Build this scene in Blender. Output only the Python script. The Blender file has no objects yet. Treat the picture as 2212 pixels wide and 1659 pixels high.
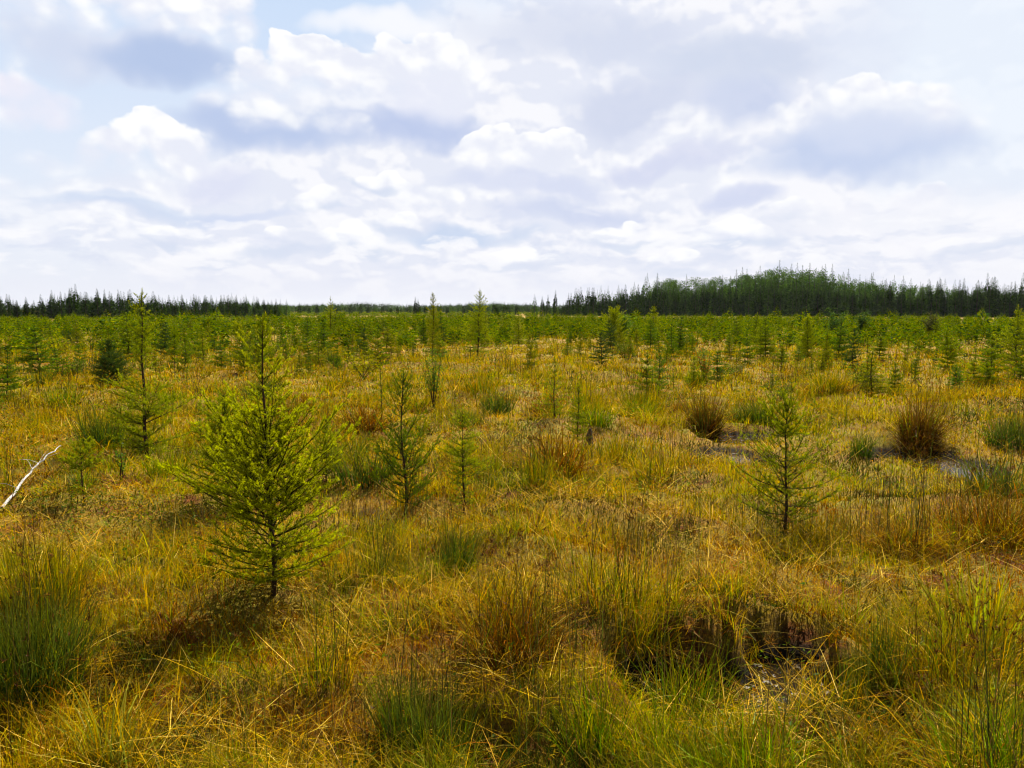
import bpy, math, random
import numpy as np
from mathutils import Vector, Matrix
PI = math.pi
R = math.radians
rng = np.random.default_rng(7)
random.seed(7)
SC = bpy.context.scene

# ------------------------------------------------------------------ camera, world, sun
CAMZ = 2.1
F = 1685.0                       # focal length in pixels of a 2212 x 1659 frame
PITCH = math.atan((829.5 - 667.5) / F)
cam = bpy.data.cameras.new('camera'); camo = bpy.data.objects.new('camera', cam)
SC.collection.objects.link(camo); SC.camera = camo
cam.sensor_width = 36.0; cam.lens = F / 2212 * 36
cam.clip_start = 0.05; cam.clip_end = 9000
camo.location = (0, 0, CAMZ); camo.rotation_euler = (PI / 2 - PITCH, 0, 0)

SUN_EL, SUN_AZ = R(52), R(20)     # azimuth measured from +Y towards +X
sl = bpy.data.lights.new('sun', 'SUN'); so = bpy.data.objects.new('sun', sl); SC.collection.objects.link(so)
sl.energy = 5.0; sl.angle = R(0.6); sl.color = (1.0, 0.925, 0.76)
sd = Vector((math.sin(SUN_AZ) * math.cos(SUN_EL), math.cos(SUN_AZ) * math.cos(SUN_EL), math.sin(SUN_EL)))
so.rotation_euler = sd.to_track_quat('Z', 'Y').to_euler(); so.location = (20, 60, 80)
SC.view_settings.view_transform = 'Standard'; SC.view_settings.look = 'None'
SC.view_settings.exposure = 1.36; SC.view_settings.gamma = 1.0
SC.cycles.max_bounces = 4; SC.cycles.diffuse_bounces = 2; SC.cycles.glossy_bounces = 2
SC.cycles.transmission_bounces = 4; SC.cycles.transparent_max_bounces = 4
SC.cycles.use_denoising = True; SC.cycles.filter_width = 1.15; SC.cycles.use_adaptive_sampling = True; SC.cycles.adaptive_threshold = 0.02
try:
    SC.cycles.denoising_input_passes = 'RGB_ALBEDO_NORMAL'
except Exception:
    pass

def ray(px, py):
    x = (px - 1106) / F; y = (829.5 - py) / F
    c, s = math.cos(PITCH), math.sin(PITCH)
    return Vector((x, c + y * s, -s + y * c))

# ------------------------------------------------------------------ sky
class NT:
    def __init__(s, nt): s.nt = nt; s.n = nt.nodes; s.l = nt.links
    def new(s, t, **k):
        n = s.n.new(t)
        for a, b in k.items(): setattr(n, a, b)
        return n
    def put(s, sock, v):
        if v is None: return
        if isinstance(v, bpy.types.NodeSocket): s.l.new(v, sock)
        else:
            if sock.type == 'RGBA' and len(v) == 3: v = (*v, 1)
            sock.default_value = v
    def m(s, op, a, b=None, c=None, clamp=False):
        n = s.new('ShaderNodeMath', operation=op, use_clamp=clamp)
        s.put(n.inputs[0], a); s.put(n.inputs[1], b); s.put(n.inputs[2], c)
        return n.outputs[0]
    def mix(s, f, a, b):
        n = s.new('ShaderNodeMix', data_type='RGBA'); n.clamp_factor = True
        s.put(n.inputs[0], f); s.put(n.inputs[6], a); s.put(n.inputs[7], b)
        return n.outputs[2]
    def mr(s, v, a, b, c=0.0, d=1.0, smooth=True):
        n = s.new('ShaderNodeMapRange'); n.interpolation_type = 'SMOOTHSTEP' if smooth else 'LINEAR'
        s.put(n.inputs[0], v); s.put(n.inputs[1], a); s.put(n.inputs[2], b); s.put(n.inputs[3], c); s.put(n.inputs[4], d)
        return n.outputs[0]
    def noise(s, vec, scale, detail=4, rough=.55, dist=0.0, out=0):
        n = s.new('ShaderNodeTexNoise'); s.put(n.inputs['Vector'], vec)
        n.inputs['Scale'].default_value = scale; n.inputs['Detail'].default_value = detail
        n.inputs['Roughness'].default_value = rough; n.inputs['Distortion'].default_value = dist
        return n.outputs[out]

def build_world():
    w = bpy.data.worlds.new('World'); SC.world = w; w.use_nodes = True
    t = NT(w.node_tree); t.n.clear()
    tc = t.new('ShaderNodeTexCoord').outputs['Generated']
    sx = t.new('ShaderNodeSeparateXYZ'); t.l.new(tc, sx.inputs[0]); X, Y, Z = sx.outputs
    sky = t.new('ShaderNodeTexSky'); sky.sky_type = 'NISHITA'; sky.sun_disc = False
    sky.sun_elevation = SUN_EL; sky.sun_rotation = SUN_AZ; sky.air_density = 1.0; sky.dust_density = 1.2; sky.ozone_density = 1.0
    def vm(op, a, b=None, c=None, o=0):
        n = t.new('ShaderNodeVectorMath', operation=op)
        for i, v in enumerate((a, b, c)):
            if v is None: continue
            if isinstance(v, bpy.types.NodeSocket): t.l.new(v, n.inputs[i])
            else: n.inputs[i].default_value = v
        return n.outputs[o]
    def n2(vec, scale, detail, rough=.55, out=0):
        n = t.new('ShaderNodeTexNoise', noise_dimensions='2D'); t.l.new(vec, n.inputs['Vector'])
        n.inputs['Scale'].default_value = scale; n.inputs['Detail'].default_value = detail; n.inputs['Roughness'].default_value = rough
        return n.outputs[out]
    az = t.m('ARCTAN2', X, Y); el = t.m('ARCSINE', Z)
    cv = vm('DIVIDE', tc, None); q = t.new('ShaderNodeCombineXYZ')
    zz = t.m('ADD', t.m('MAXIMUM', Z, 0.0), 0.14)
    for k in range(3): t.l.new(zz, q.inputs[k])
    t.l.new(q.outputs[0], cv.node.inputs[1])
    av = t.new('ShaderNodeCombineXYZ'); t.l.new(az, av.inputs[0]); t.l.new(el, av.inputs[1]); A = av.outputs[0]
    w1 = n2(A, 5.0, 4, .55, 1)
    # warped angles: everything below is laid out in (azimuth, elevation)
    Wv = vm('ADD', A, vm('MULTIPLY', vm('SUBTRACT', w1, (.5, .5, .5)), (.15, .10, 0)))
    Ws = vm('ADD', A, vm('MULTIPLY', vm('SUBTRACT', w1, (.5, .5, .5)), (.05, .04, 0)))
    An = vm('MULTIPLY', A, (1, 1.35, 1))
    fine = n2(An, 26.0, 5, .6)
    mid_ = n2(An, 9.0, 4, .55)
    vz = t.new('ShaderNodeTexVoronoi', voronoi_dimensions='2D'); vz.feature = 'F1'
    t.l.new(vm('ADD', An, vm('MULTIPLY', vm('SUBTRACT', w1, (.5, .5, .5)), (.06, .06, 0))), vz.inputs['Vector']); vz.inputs['Scale'].default_value = 27.0
    puff = t.m('SUBTRACT', .5, vz.outputs['Distance'])
    up_ = vm('ADD', An, (.008, .020, 0))
    big = n2(An, 7.0, 6, .55); relief = t.m('SUBTRACT', big, n2(up_, 7.0, 6, .55))
    soft = n2(cv, .9, 5, .6)
    def billow(vec):
        n = t.new('ShaderNodeTexVoronoi', voronoi_dimensions='2D'); n.feature = 'F1'; t.l.new(vec, n.inputs['Vector'])
        n.inputs['Scale'].default_value = 13.0; n.inputs['Detail'].default_value = 2.0; n.inputs['Roughness'].default_value = .55; n.normalize = True
        return n.outputs['Distance']
    Ab = vm('ADD', An, vm('MULTIPLY', vm('SUBTRACT', w1, (.5, .5, .5)), (.10, .08, 0)))
    relief = t.m('MULTIPLY_ADD', t.m('SUBTRACT', billow(vm('ADD', Ab, (.004, .012, 0))), billow(Ab)), .55, t.m('MULTIPLY', relief, .7))
    lump = t.m('ADD', t.m('ADD', t.m('MULTIPLY', t.m('SUBTRACT', fine, .5), .9), t.m('MULTIPLY', t.m('SUBTRACT', mid_, .5), .9)), t.m('MULTIPLY', t.m('SUBTRACT', puff, .12), .75))
    blue = t.new('ShaderNodeMix', data_type='RGBA', blend_type='MULTIPLY'); blue.inputs[0].default_value = 1
    t.l.new(sky.outputs[0], blue.inputs[6]); blue.inputs[7].default_value = (.1, .1, .1, 1)
    hz = t.m('MULTIPLY', t.mr(el, .42, .8, 1.0, .08), t.mr(t.m('ABSOLUTE', az), .8, 1.4, .92, .35))
    col = t.mix(hz, blue.outputs[2], t.mix(t.mr(el, .05, .42), (.80, .85, .955), (.60, .74, .95)))
    cov = t.mr(soft, .36, .60)
    cov = t.m('MULTIPLY', cov, t.mr(el, .45, .9, 1.0, .18))
    front = t.m('MULTIPLY', t.mr(el, .62, .42), t.mr(t.m('ABSOLUTE', az), 1.0, .75))
    cov = t.m('MULTIPLY', cov, t.m('SUBTRACT', 1.0, front))   # the clouds in view are laid out one by one below
    WHITE = (.985, .985, .992); LAV = (.80, .825, .925); GREY = (.56, .63, .81)
    col = t.mix(cov, col, t.mix(t.mr(mid_, .38, .66), GREY, WHITE))
    def geo(px, py, rx, ry):
        d = ray(px, py); a0 = math.atan2(d.x, d.y); e0 = math.asin(d.z / d.length)
        return a0, e0, 1 / (rx / F * .93), 1 / (ry / F * .96)
    def r2_(vec, px, py, rx, ry):
        a0, e0, ia, ie = geo(px, py, rx, ry)
        u = vm('MULTIPLY_ADD', vec, (ia, ie, 0), (-a0 * ia, -e0 * ie, 0))
        return vm('DOT_PRODUCT', u, u, None, 1)
    def veil(col, px, py, rx, ry, c, k):
        return t.mix(t.mr(r2_(Wv, px, py, rx, ry), 1.15, .05, 0.0, k), col, c)
    def heap(col, lobes, ytop, ybase, crisp=.16, k=1.0, lum=1.15, top=WHITE, base=LAV):
        D = None
        for L in lobes:
            r = r2_(Ws, *L)
            D = r if D is None else t.m('SMOOTH_MIN', D, r, .35)
        d = t.m('MULTIPLY_ADD', lump, lum, t.m('SUBTRACT', 1.0, D))
        et = math.asin(ray(1106, ytop).z / ray(1106, ytop).length); eb = math.asin(ray(1106, ybase).z / ray(1106, ybase).length)
        v = t.mr(el, eb, et, 0, 1, False)
        wdt = t.mr(v, .18, .9, 1.8, crisp * 1.9)
        f = t.mr(t.m('DIVIDE', d, wdt), 0.0, 1.0, 0.0, k)
        # bright where a billow faces up or forms the rim, dusky in the body
        s = t.m('MULTIPLY_ADD', relief, 4.5, t.m('MULTIPLY_ADD', v, .75, t.m('MULTIPLY', puff, .9)))
        s = t.m('MULTIPLY_ADD', t.mr(d, .5, .0), .22, s)
        return t.mix(f, col, t.mix(t.mr(s, .10, 1.05), base, top))
    SH = (.50, .585, .81)
    # the overcast right half and the low far deck
    deck = t.mix(t.mr(t.m('MULTIPLY_ADD', relief, 3.0, mid_), .36, .68), (.775, .805, .91), (.915, .918, .962))
    col = t.mix(t.mr(r2_(Wv, 1800, 260, 1180, 470), 1.1, .45), col, deck)
    col = t.mix(t.mr(r2_(Wv, 1250, 440, 1000, 300), 1.1, .4), col, deck)
    col = t.mix(t.mr(r2_(Wv, 560, 500, 620, 150), 1.1, .3, 0, .85), col, deck)
    col = veil(col, 2160, 130, 320, 330, (.80, .87, .965), .75)
    # top left bank
    col = heap(col, [(60, 20, 230, 130), (290, 0, 260, 150), (460, 20, 110, 110), (515, 60, 60, 120), (420, 130, 110, 60)], -20, 190, .3)
    col = veil(col, 260, 130, 330, 62, (.64, .695, .85), .8)
    col = veil(col, 380, 150, 190, 52, (.43, .54, .78), .85)
    col = heap(col, [(330, 45, 110, 48), (400, 60, 60, 40)], -10, 110, .5, .6)
    col = heap(col, [(30, 205, 70, 48), (100, 225, 58, 42), (60, 240, 85, 36)], 150, 360, .25, base=(.84, .83, .93))
    col = heap(col, [(5, 388, 46, 26)], 355, 470, .25)
    col = veil(col, 850, 55, 190, 34, (.95, .95, .98), .85)
    # central towering heap
    col = heap(col, [(560, 160, 62, 58), (650, 130, 78, 60), (740, 170, 95, 66), (850, 150, 95, 66), (940, 150, 105, 70), (1010, 180, 72, 66), (460, 240, 80, 52), (600, 240, 200, 85), (850, 240, 200, 80)], 60, 330, .10)
    col = veil(col, 590, 298, 240, 52, (.46, .56, .80), .9)
    col = veil(col, 900, 285, 200, 52, (.46, .55, .80), .85)
    col = veil(col, 900, 215, 150, 60, (.80, .82, .93), .7)
    col = heap(col, [(600, 262, 110, 34), (740, 275, 75, 28)], 225, 310, .4, .85)
    # left-centre heap
    col = heap(col, [(110, 352, 60, 32), (165, 342, 58, 40), (250, 322, 64, 52), (325, 298, 66, 54), (390, 350, 80, 70), (200, 405, 115, 34), (340, 405, 120, 55)], 240, 530, .14)
    col = veil(col, 470, 395, 120, 46, (.70, .73, .89), .75)
    col = veil(col, 230, 442, 190, 20, (.62, .71, .88), .75)
    col = heap(col, [(150, 482, 55, 24), (210, 468, 55, 26), (270, 487, 65, 22)], 445, 515, .3)
    col = heap(col, [(20, 515, 60, 30), (100, 528, 60, 20)], 485, 550, .35, .9)
    col = veil(col, 350, 462, 200, 16, (.62, .70, .87), .75)
    col = veil(col, 540, 470, 160, 14, (.62, .69, .88), .6)
    # grey stretches
    col = veil(col, 1280, 75, 330, 76, (.65, .70, .845), .85)
    col = veil(col, 1590, 145, 290, 78, (.62, .68, .83), .9)
    col = veil(col, 1340, 235, 200, 72, (.62, .67, .83), .9)
    col = veil(col, 1575, 250, 130, 62, (.55, .62, .82), .8)
    col = veil(col, 1900, 110, 130, 110, (.72, .77, .90), .6)
    col = heap(col, [(1440, 268, 60, 40), (1500, 300, 80, 40), (1400, 300, 80, 34)], 225, 345, .45, .8)
    col = veil(col, 1440, 345, 180, 26, (.62, .66, .85), .7)
    # centre-right cumulus
    col = heap(col, [(1020, 332, 55, 42), (1075, 320, 55, 44), (1150, 338, 64, 46), (1212, 326, 64, 48), (1290, 350, 80, 40), (1130, 372, 160, 46)], 272, 430, .12)
    col = veil(col, 1160, 396, 230, 34, (.64, .69, .87), .75)
    col = veil(col, 1240, 458, 200, 38, (.60, .66, .85), .8)
    col = veil(col, 1010, 508, 200, 24, (.56, .66, .85), .85)
    col = heap(col, [(900, 425, 70, 28), (1000, 430, 80, 32)], 395, 475, .4, .8)
    col = heap(col, [(1480, 425, 90, 42), (1560, 400, 60, 34)], 360, 490, .4, .75)
    col = veil(col, 1610, 430, 80, 28, (.62, .67, .86), .8)
    # right cumulus with a flat dusky base
    col = heap(col, [(1690, 270, 70, 40), (1760, 300, 80, 40)], 225, 350, .35, .75)
    col = heap(col, [(1840, 222, 56, 38), (1892, 208, 50, 42), (1950, 238, 66, 44), (2055, 248, 62, 46), (1990, 275, 125, 64), (1870, 285, 160, 72)], 160, 400, .12)
    col = veil(col, 1850, 345, 265, 60, (.52, .61, .83), .9)
    col = veil(col, 1890, 300, 190, 60, (.72, .765, .90), .6)
    for (hx, hy, hw) in [(700, 440, 60), (830, 400, 46), (330, 508, 46), (440, 530, 60), (590, 520, 50), (750, 515, 62), (870, 480, 44), (1350, 500, 60), (1560, 505, 66), (1700, 460, 50), (1990, 440, 70), (2120, 500, 60), (1120, 560, 60), (1450, 565, 60)]:
        col = veil(col, hx + hw * .2, hy + hw * .34, hw * 1.7, hw * .26, (.64, .71, .86), .75)
        col = heap(col, [(hx - hw * .5, hy + 2, hw * .75, hw * .34), (hx + hw * .3, hy - hw * .12, hw * .7, hw * .42), (hx + hw * 1.0, hy + 4, hw * .6, hw * .26)], hy - hw * .5, hy + hw * .9, .14, .95)
    col = veil(col, 1960, 480, 330, 62, (.93, .925, .965), .7)
    # rows of far flat cumulus over the horizon
    fr = n2(vm('MULTIPLY', Ws, (13, 42, 0)), 1.0, 5, .55)
    bnd = t.m('MULTIPLY', t.mr(el, .012, .05), t.mr(el, .15, .07))
    col = t.mix(t.m('MULTIPLY', t.mr(fr, .52, .66), t.m('MULTIPLY', bnd, .8)), col, (.96, .955, .98))
    col = t.mix(t.m('MULTIPLY', t.mr(fr, .46, .32), t.m('MULTIPLY', bnd, .6)), col, (.67, .725, .87))
    col = t.mix(t.mr(el, .085, .0, 0.0, .75), col, (.825, .83, .91))
    # thick woods and ground lie below the horizon
    col = t.mix(t.mr(el, -.01, -.04), col, (.12, .13, .05))
    bg = t.new('ShaderNodeBackground'); t.l.new(col, bg.inputs[0]); bg.inputs[1].default_value = .403
    o = t.new('ShaderNodeOutputWorld'); t.l.new(bg.outputs[0], o.inputs[0])
build_world()

# ------------------------------------------------------------------ numpy noise
def vnoise(x, y, seed=0):
    xi = np.floor(x).astype(np.int64); yi = np.floor(y).astype(np.int64)
    xf = x - xi; yf = y - yi
    u = xf * xf * (3 - 2 * xf); v = yf * yf * (3 - 2 * yf)
    def h(a, b):
        n = (a * 374761393 + b * 668265263 + seed * 974711) & 0xffffffff
        n = ((n ^ (n >> 13)) * 1274126177) & 0xffffffff
        return ((n ^ (n >> 16)) & 0xffff) / 65535.0
    return (h(xi, yi) * (1 - u) + h(xi + 1, yi) * u) * (1 - v) + (h(xi, yi + 1) * (1 - u) + h(xi + 1, yi + 1) * u) * v
def fbm(x, y, s, oct=3, seed=0):
    r = 0; a = 1; t = 0; f = 1 / s
    for i in range(oct):
        r = r + a * vnoise(x * f + 17.3 * i, y * f - 9.1 * i, seed + i); t += a; a *= .5; f *= 2.03
    return r / t
def sst(a, b, x):
    t = np.clip((x - a) / (b - a), 0, 1); return t * t * (3 - 2 * t)

# ------------------------------------------------------------------ terrain
def flat(px, py, z=0.12):
    d = ray(px, py); k = (z - CAMZ) / d.z
    return (d.x * k, d.y * k)
def E(px, py, rx, ry, rot=0):
    """ellipse on the ground; centre found once from the photograph, radii in metres"""
    x, y = flat(px, py, 0.02); return (x, y, rx, ry, rot)
POOLS = [E(2052, 1010, .42, .8), E(1970, 985, .6, .4), E(1600, 948, .8, .5), E(1560, 990, .55, .5),
         E(1720, 1500, .36, .28), E(1430, 1500, .25, .30), E(1590, 1610, .42, .26), E(1900, 1580, .34, .30),
         E(1700, 1425, .50, .12), E(1000, 1650, .22, .10)]
# open mud and low moss round the pools, where no tall sedge grows
FLATS = [(2040, 1012, 1.5, 2.0, .98), (1600, 975, 1.1, 1.4, .95), (1700, 1520, .45, .42, .8), (1430, 1500, .3, .35, .9), (1900, 1580, .35, .35, .8)]
MOUNDS = [E(1850, 1300, 1.1, .55), E(250, 1300, .7, .45), E(270, 1060, .9, .6), E(1320, 950, 1.5, 1.0), E(1150, 1250, .6, .4),
          E(560, 1560, .7, .25), E(2100, 900, 1.2, .6), E(1700, 1130, .8, .4), E(1120, 1600, .35, .2)]
def hterrain(x, y):
    x = np.asarray(x, float); y = np.asarray(y, float)
    d = np.hypot(x, y)
    near = 1 - sst(25, 70, d)
    z = .01 + .30 * fbm(x, y, 1.4, 2, 3) ** 1.25 * 1.15 + near * (.17 * fbm(x, y, .45, 3, 5) - .045)
    for (a, b, rx, ry, _) in MOUNDS:
        z = z + .13 * np.exp(-(((x - a) / rx) ** 2 + ((y - b) / ry) ** 2))
    for (px, py, rx, ry, k) in FLATS:
        a, b = flat(px, py); z = z * (1 - .8 * (1 - sst(.5, 1.3, ((x - a) / rx) ** 2 + ((y - b) / ry) ** 2))) + .045 * (1 - sst(.5, 1.3, ((x - a) / rx) ** 2 + ((y - b) / ry) ** 2)) * .8
    for (a, b, rx, ry, _) in POOLS:
        q = ((x - a) / rx) ** 2 + ((y - b) / ry) ** 2 + (fbm(x, y, .25, 3, 9) - .5) * 1.7
        k = 1 - sst(.75, 1.9, q)
        z = z * (1 - k) + k * (-.05 + .09 * (fbm(x, y, .12, 3, 11) - .36))
    # low wooded rise behind the right-hand forest
    z = z + 6.0 * np.exp(-(((x - 95) / 45) ** 2 + ((y - 290) / 38) ** 2))
    return z
def at(px, py):
    """point of the ground seen at a pixel of the photograph (iterating on the terrain height)"""
    z = .12
    for _ in range(6):
        x, y = flat(px, py, z); z = float(hterrain(x, y))
    return Vector((x, y, z))
def wet(x, y):
    w = np.zeros_like(x)
    for (a, b, rx, ry, _) in POOLS:
        q = ((x - a) / rx) ** 2 + ((y - b) / ry) ** 2
        w = np.maximum(w, 1 - sst(.85, 1.35, q + (fbm(x, y, .25, 3, 9) - .5) * 1.7))
    return w

# ------------------------------------------------------------------ mesh helpers
def mesh_np(name, V, Fq, Col=None, mats=(), smooth=False, fmat=None):
    """V (n,3); Fq list of int arrays (m,3) or (m,4); Col (n,3) linear colour per vertex"""
    me = bpy.data.meshes.new(name)
    V = np.asarray(V, np.float32)
    if isinstance(Fq, np.ndarray): Fq = [Fq]
    Fq = [f for f in Fq if len(f)]
    loops = np.concatenate([f.ravel() for f in Fq]).astype(np.int32)
    tot = np.concatenate([np.full(len(f), f.shape[1], np.int32) for f in Fq])
    st = np.concatenate([[0], np.cumsum(tot)[:-1]]).astype(np.int32)
    me.vertices.add(len(V)); me.vertices.foreach_set('co', V.ravel())
    me.loops.add(len(loops)); me.loops.foreach_set('vertex_index', loops)
    me.polygons.add(len(tot)); me.polygons.foreach_set('loop_start', st)
    try: me.polygons.foreach_set('loop_total', tot)
    except Exception: pass
    if fmat is not None: me.polygons.foreach_set('material_index', np.asarray(fmat, np.int32))
    me.polygons.foreach_set('use_smooth', np.full(len(tot), smooth))
    if Col is not None:
        ca = me.color_attributes.new('Col', 'FLOAT_COLOR', 'POINT')
        c4 = np.ones((len(V), 4), np.float32); c4[:, :3] = Col
        ca.data.foreach_set('color', c4.ravel())
    me.update(calc_edges=True)
    for m in mats: me.materials.append(m)
    return me
def link(name, me, parent=None):
    o = bpy.data.objects.new(name, me); SC.collection.objects.link(o)
    if parent is not None: o.parent = parent
    return o
def tag(o, label=None, cat=None, group=None, kind=None):
    if label: o['label'] = label
    if cat: o['category'] = cat
    if group: o['group'] = group
    if kind: o['kind'] = kind
    return o
class MB:
    def __init__(s): s.V = []; s.F = []; s.C = []; s.n = 0
    def add(s, V, Fc, C):
        V = np.asarray(V, np.float32); Fc = np.asarray(Fc, np.int64)
        C = np.broadcast_to(np.asarray(C, np.float32), (len(V), 3))
        s.V.append(V); s.F.append(Fc + s.n); s.C.append(C); s.n += len(V)
    def tube(s, P, rad, sides, c):
        P = np.asarray(P, float); n = len(P)
        T = np.gradient(P, axis=0); T /= np.linalg.norm(T, axis=1)[:, None] + 1e-9
        up = np.array([0, 0, 1.0]) if abs(T[0, 2]) < .9 else np.array([1.0, 0, 0])
        A = np.cross(T, up); A /= np.linalg.norm(A, axis=1)[:, None] + 1e-9
        Bv = np.cross(T, A)
        th = np.arange(sides) * 2 * PI / sides
        ring = A[:, None] * np.cos(th)[None, :, None] + Bv[:, None] * np.sin(th)[None, :, None]
        rad = np.broadcast_to(np.asarray(rad, float), (n,))
        V = (P[:, None] + ring * rad[:, None, None]).reshape(-1, 3)
        i = np.arange(n - 1)[:, None] * sides; j = np.arange(sides)[None]; k = (j + 1) % sides
        Fq = np.stack([i + j, i + k, i + sides + k, i + sides + j], -1).reshape(-1, 4)
        s.add(V, Fq, c)
        s.add([V[-sides + q] for q in range(sides)] + [P[-1] + T[-1] * rad[-1] * .5], [[q, (q + 1) % sides, sides] for q in range(sides)], c)
    def mesh(s, name, mats, smooth=False):
        F3 = [f for f in s.F if f.shape[1] == 3]; F4 = [f for f in s.F if f.shape[1] == 4]
        Fs = ([np.concatenate(F4)] if F4 else []) + ([np.concatenate(F3)] if F3 else [])
        return mesh_np(name, np.concatenate(s.V), Fs, np.concatenate(s.C), mats, smooth)

# ------------------------------------------------------------------ materials
def leaf_mat(name, transl=.45, rough=.55, gloss=.04, var=.25, vscale=3.0, hue=.0):
    m = bpy.data.materials.new(name); m.use_nodes = True; t = NT(m.node_tree); t.n.clear()
    vc = t.new('ShaderNodeVertexColor', layer_name='Col').outputs[0]
    pos = t.new('ShaderNodeNewGeometry').outputs['Position']
    n = t.noise(pos, vscale, 3, .6)
    hs = t.new('ShaderNodeHueSaturation'); t.put(hs.inputs['Color'], vc)
    t.put(hs.inputs['Value'], t.mr(n, .3, .7, .83 * (1 - var), .83 * (1 + var), False)); hs.inputs['Saturation'].default_value = 1.08
    c = hs.outputs[0]
    d = t.new('ShaderNodeBsdfDiffuse'); t.l.new(c, d.inputs[0])
    tr = t.new('ShaderNodeBsdfTranslucent'); t.l.new(c, tr.inputs[0])
    mx = t.new('ShaderNodeMixShader'); mx.inputs[0].default_value = transl
    t.l.new(d.outputs[0], mx.inputs[1]); t.l.new(tr.outputs[0], mx.inputs[2])
    last = mx.outputs[0]
    if gloss > 0:
        g = t.new('ShaderNodeBsdfGlossy'); g.inputs['Roughness'].default_value = rough; g.inputs[0].default_value = (.9, .9, .85, 1)
        m2 = t.new('ShaderNodeMixShader'); m2.inputs[0].default_value = gloss
        t.l.new(last, m2.inputs[1]); t.l.new(g.outputs[0], m2.inputs[2]); last = m2.outputs[0]
    o = t.new('ShaderNodeOutputMaterial'); t.l.new(last, o.inputs[0])
    return m
def solid_mat(name, base, base2, scale=30, rough=.85, bump=.3, detail=6):
    m = bpy.data.materials.new(name); m.use_nodes = True; t = NT(m.node_tree); t.n.clear()
    pos = t.new('ShaderNodeTexCoord').outputs['Object']
    n = t.noise(pos, scale, detail, .65)
    c = t.mix(t.mr(n, .35, .65), base, base2)
    p = t.new('ShaderNodeBsdfPrincipled'); t.put(p.inputs['Base Color'], c); p.inputs['Roughness'].default_value = rough
    b = t.new('ShaderNodeBump'); b.inputs['Strength'].default_value = bump; b.inputs['Distance'].default_value = .004
    t.l.new(n, b.inputs['Height']); t.l.new(b.outputs[0], p.inputs['Normal'])
    o = t.new('ShaderNodeOutputMaterial'); t.l.new(p.outputs[0], o.inputs[0])
    return m
M_grass = leaf_mat('sedge_blades', .42, .5, .004, .25, 2.0)
M_rush = leaf_mat('rush_blades', .3, .4, .004, .2, 8)
M_straw = leaf_mat('straw', .3, .5, .004, .25, 10)
M_moss = leaf_mat('moss_sprigs', .35, .7, .0, .3, 6)
M_needle = leaf_mat('needles', .45, .5, .006, .25, 9)
M_dark = leaf_mat('spruce_needles', .25, .5, .006, .3, 6)
M_wood = leaf_mat('twig_bark', 0.0, .6, .005, .3, 30)
M_leaf = leaf_mat('leaves', .5, .45, .004, .3, 6)
M_far = leaf_mat('far_foliage', .25, .6, .0, .3, .25)
M_head = leaf_mat('seed_heads', .15, .7, .0, .3, 40)
M_birch = solid_mat('birch_bark', (.50, .485, .46), (.14, .125, .11), 28, .8, .6)
M_stump = solid_mat('charred_stump', (.012, .009, .006), (.05, .035, .02), 40, .9, .8)

def ground_mat():
    m = bpy.data.materials.new('bog_ground'); m.use_nodes = True; t = NT(m.node_tree); t.n.clear()
    pos = t.new('ShaderNodeTexCoord').outputs['Object']
    a = t.noise(pos, .55, 4, .6); b = t.noise(pos, 3.1, 5, .65); f = t.noise(pos, 55, 5, .7); g = t.noise(pos, 180, 3, .7)
    c = t.mix(t.mr(a, .4, .62), (.32, .18, .008), (.26, .20, .008))
    c = t.mix(t.mr(b, .52, .66), c, (.20, .055, .008))
    c = t.mix(t.mr(b, .46, .33), c, (.27, .24, .010))
    c = t.mix(t.mr(f, .42, .62, 0, .75), c, (.035, .018, .006))
    c = t.mix(t.mr(g, .5, .7, 0, .5), c, (.24, .16, .03))
    z = t.new('ShaderNodeSeparateXYZ'); t.put(z.inputs[0], pos)
    c = t.mix(t.mr(z.outputs[2], .085, .03), c, (.010, .006, .003))     # wet black peat at the pools, plus shade painted into low hollows
    peat_shade = t.new('ShaderNodeVertexColor', layer_name='Col').outputs[0]
    c = t.mix(t.m('MULTIPLY', peat_shade, 1.0), c, (.012, .008, .004))      # bare peat round the pools, blackened further as painted bank shade
    p = t.new('ShaderNodeBsdfPrincipled'); t.put(p.inputs['Base Color'], c)
    p.inputs['Roughness'].default_value = .9; p.inputs['Specular IOR Level'].default_value = .15
    bp = t.new('ShaderNodeBump'); bp.inputs['Strength'].default_value = 1.0; bp.inputs['Distance'].default_value = .03
    t.l.new(t.m('ADD', f, t.m('MULTIPLY', g, .4)), bp.inputs['Height']); t.l.new(bp.outputs[0], p.inputs['Normal'])
    o = t.new('ShaderNodeOutputMaterial'); t.l.new(p.outputs[0], o.inputs[0])
    return m
def water_mat():
    m = bpy.data.materials.new('bog_water'); m.use_nodes = True; t = NT(m.node_tree); t.n.clear()
    pos = t.new('ShaderNodeTexCoord').outputs['Object']
    n = t.noise(pos, 9, 4, .6); n2 = t.noise(pos, 90, 3, .7); scum = t.noise(pos, 14, 6, .75)
    p = t.new('ShaderNodeBsdfPrincipled')
    sc = t.mr(scum, .56, .62)
    t.put(p.inputs['Base Color'], t.mix(sc, (.012, .008, .004), (.06, .04, .012)))
    t.put(p.inputs['Roughness'], t.mr(sc, 0, 1, .04, .5, False)); p.inputs['IOR'].default_value = 1.33
    bp = t.new('ShaderNodeBump'); bp.inputs['Strength'].default_value = .6; bp.inputs['Distance'].default_value = .0018
    t.l.new(t.m('ADD', n, t.m('ADD', t.m('MULTIPLY', n2, .22), t.m('MULTIPLY', sc, .5))), bp.inputs['Height']); t.l.new(bp.outputs[0], p.inputs['Normal'])
    o = t.new('ShaderNodeOutputMaterial'); t.l.new(p.outputs[0], o.inputs[0])
    return m
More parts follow.
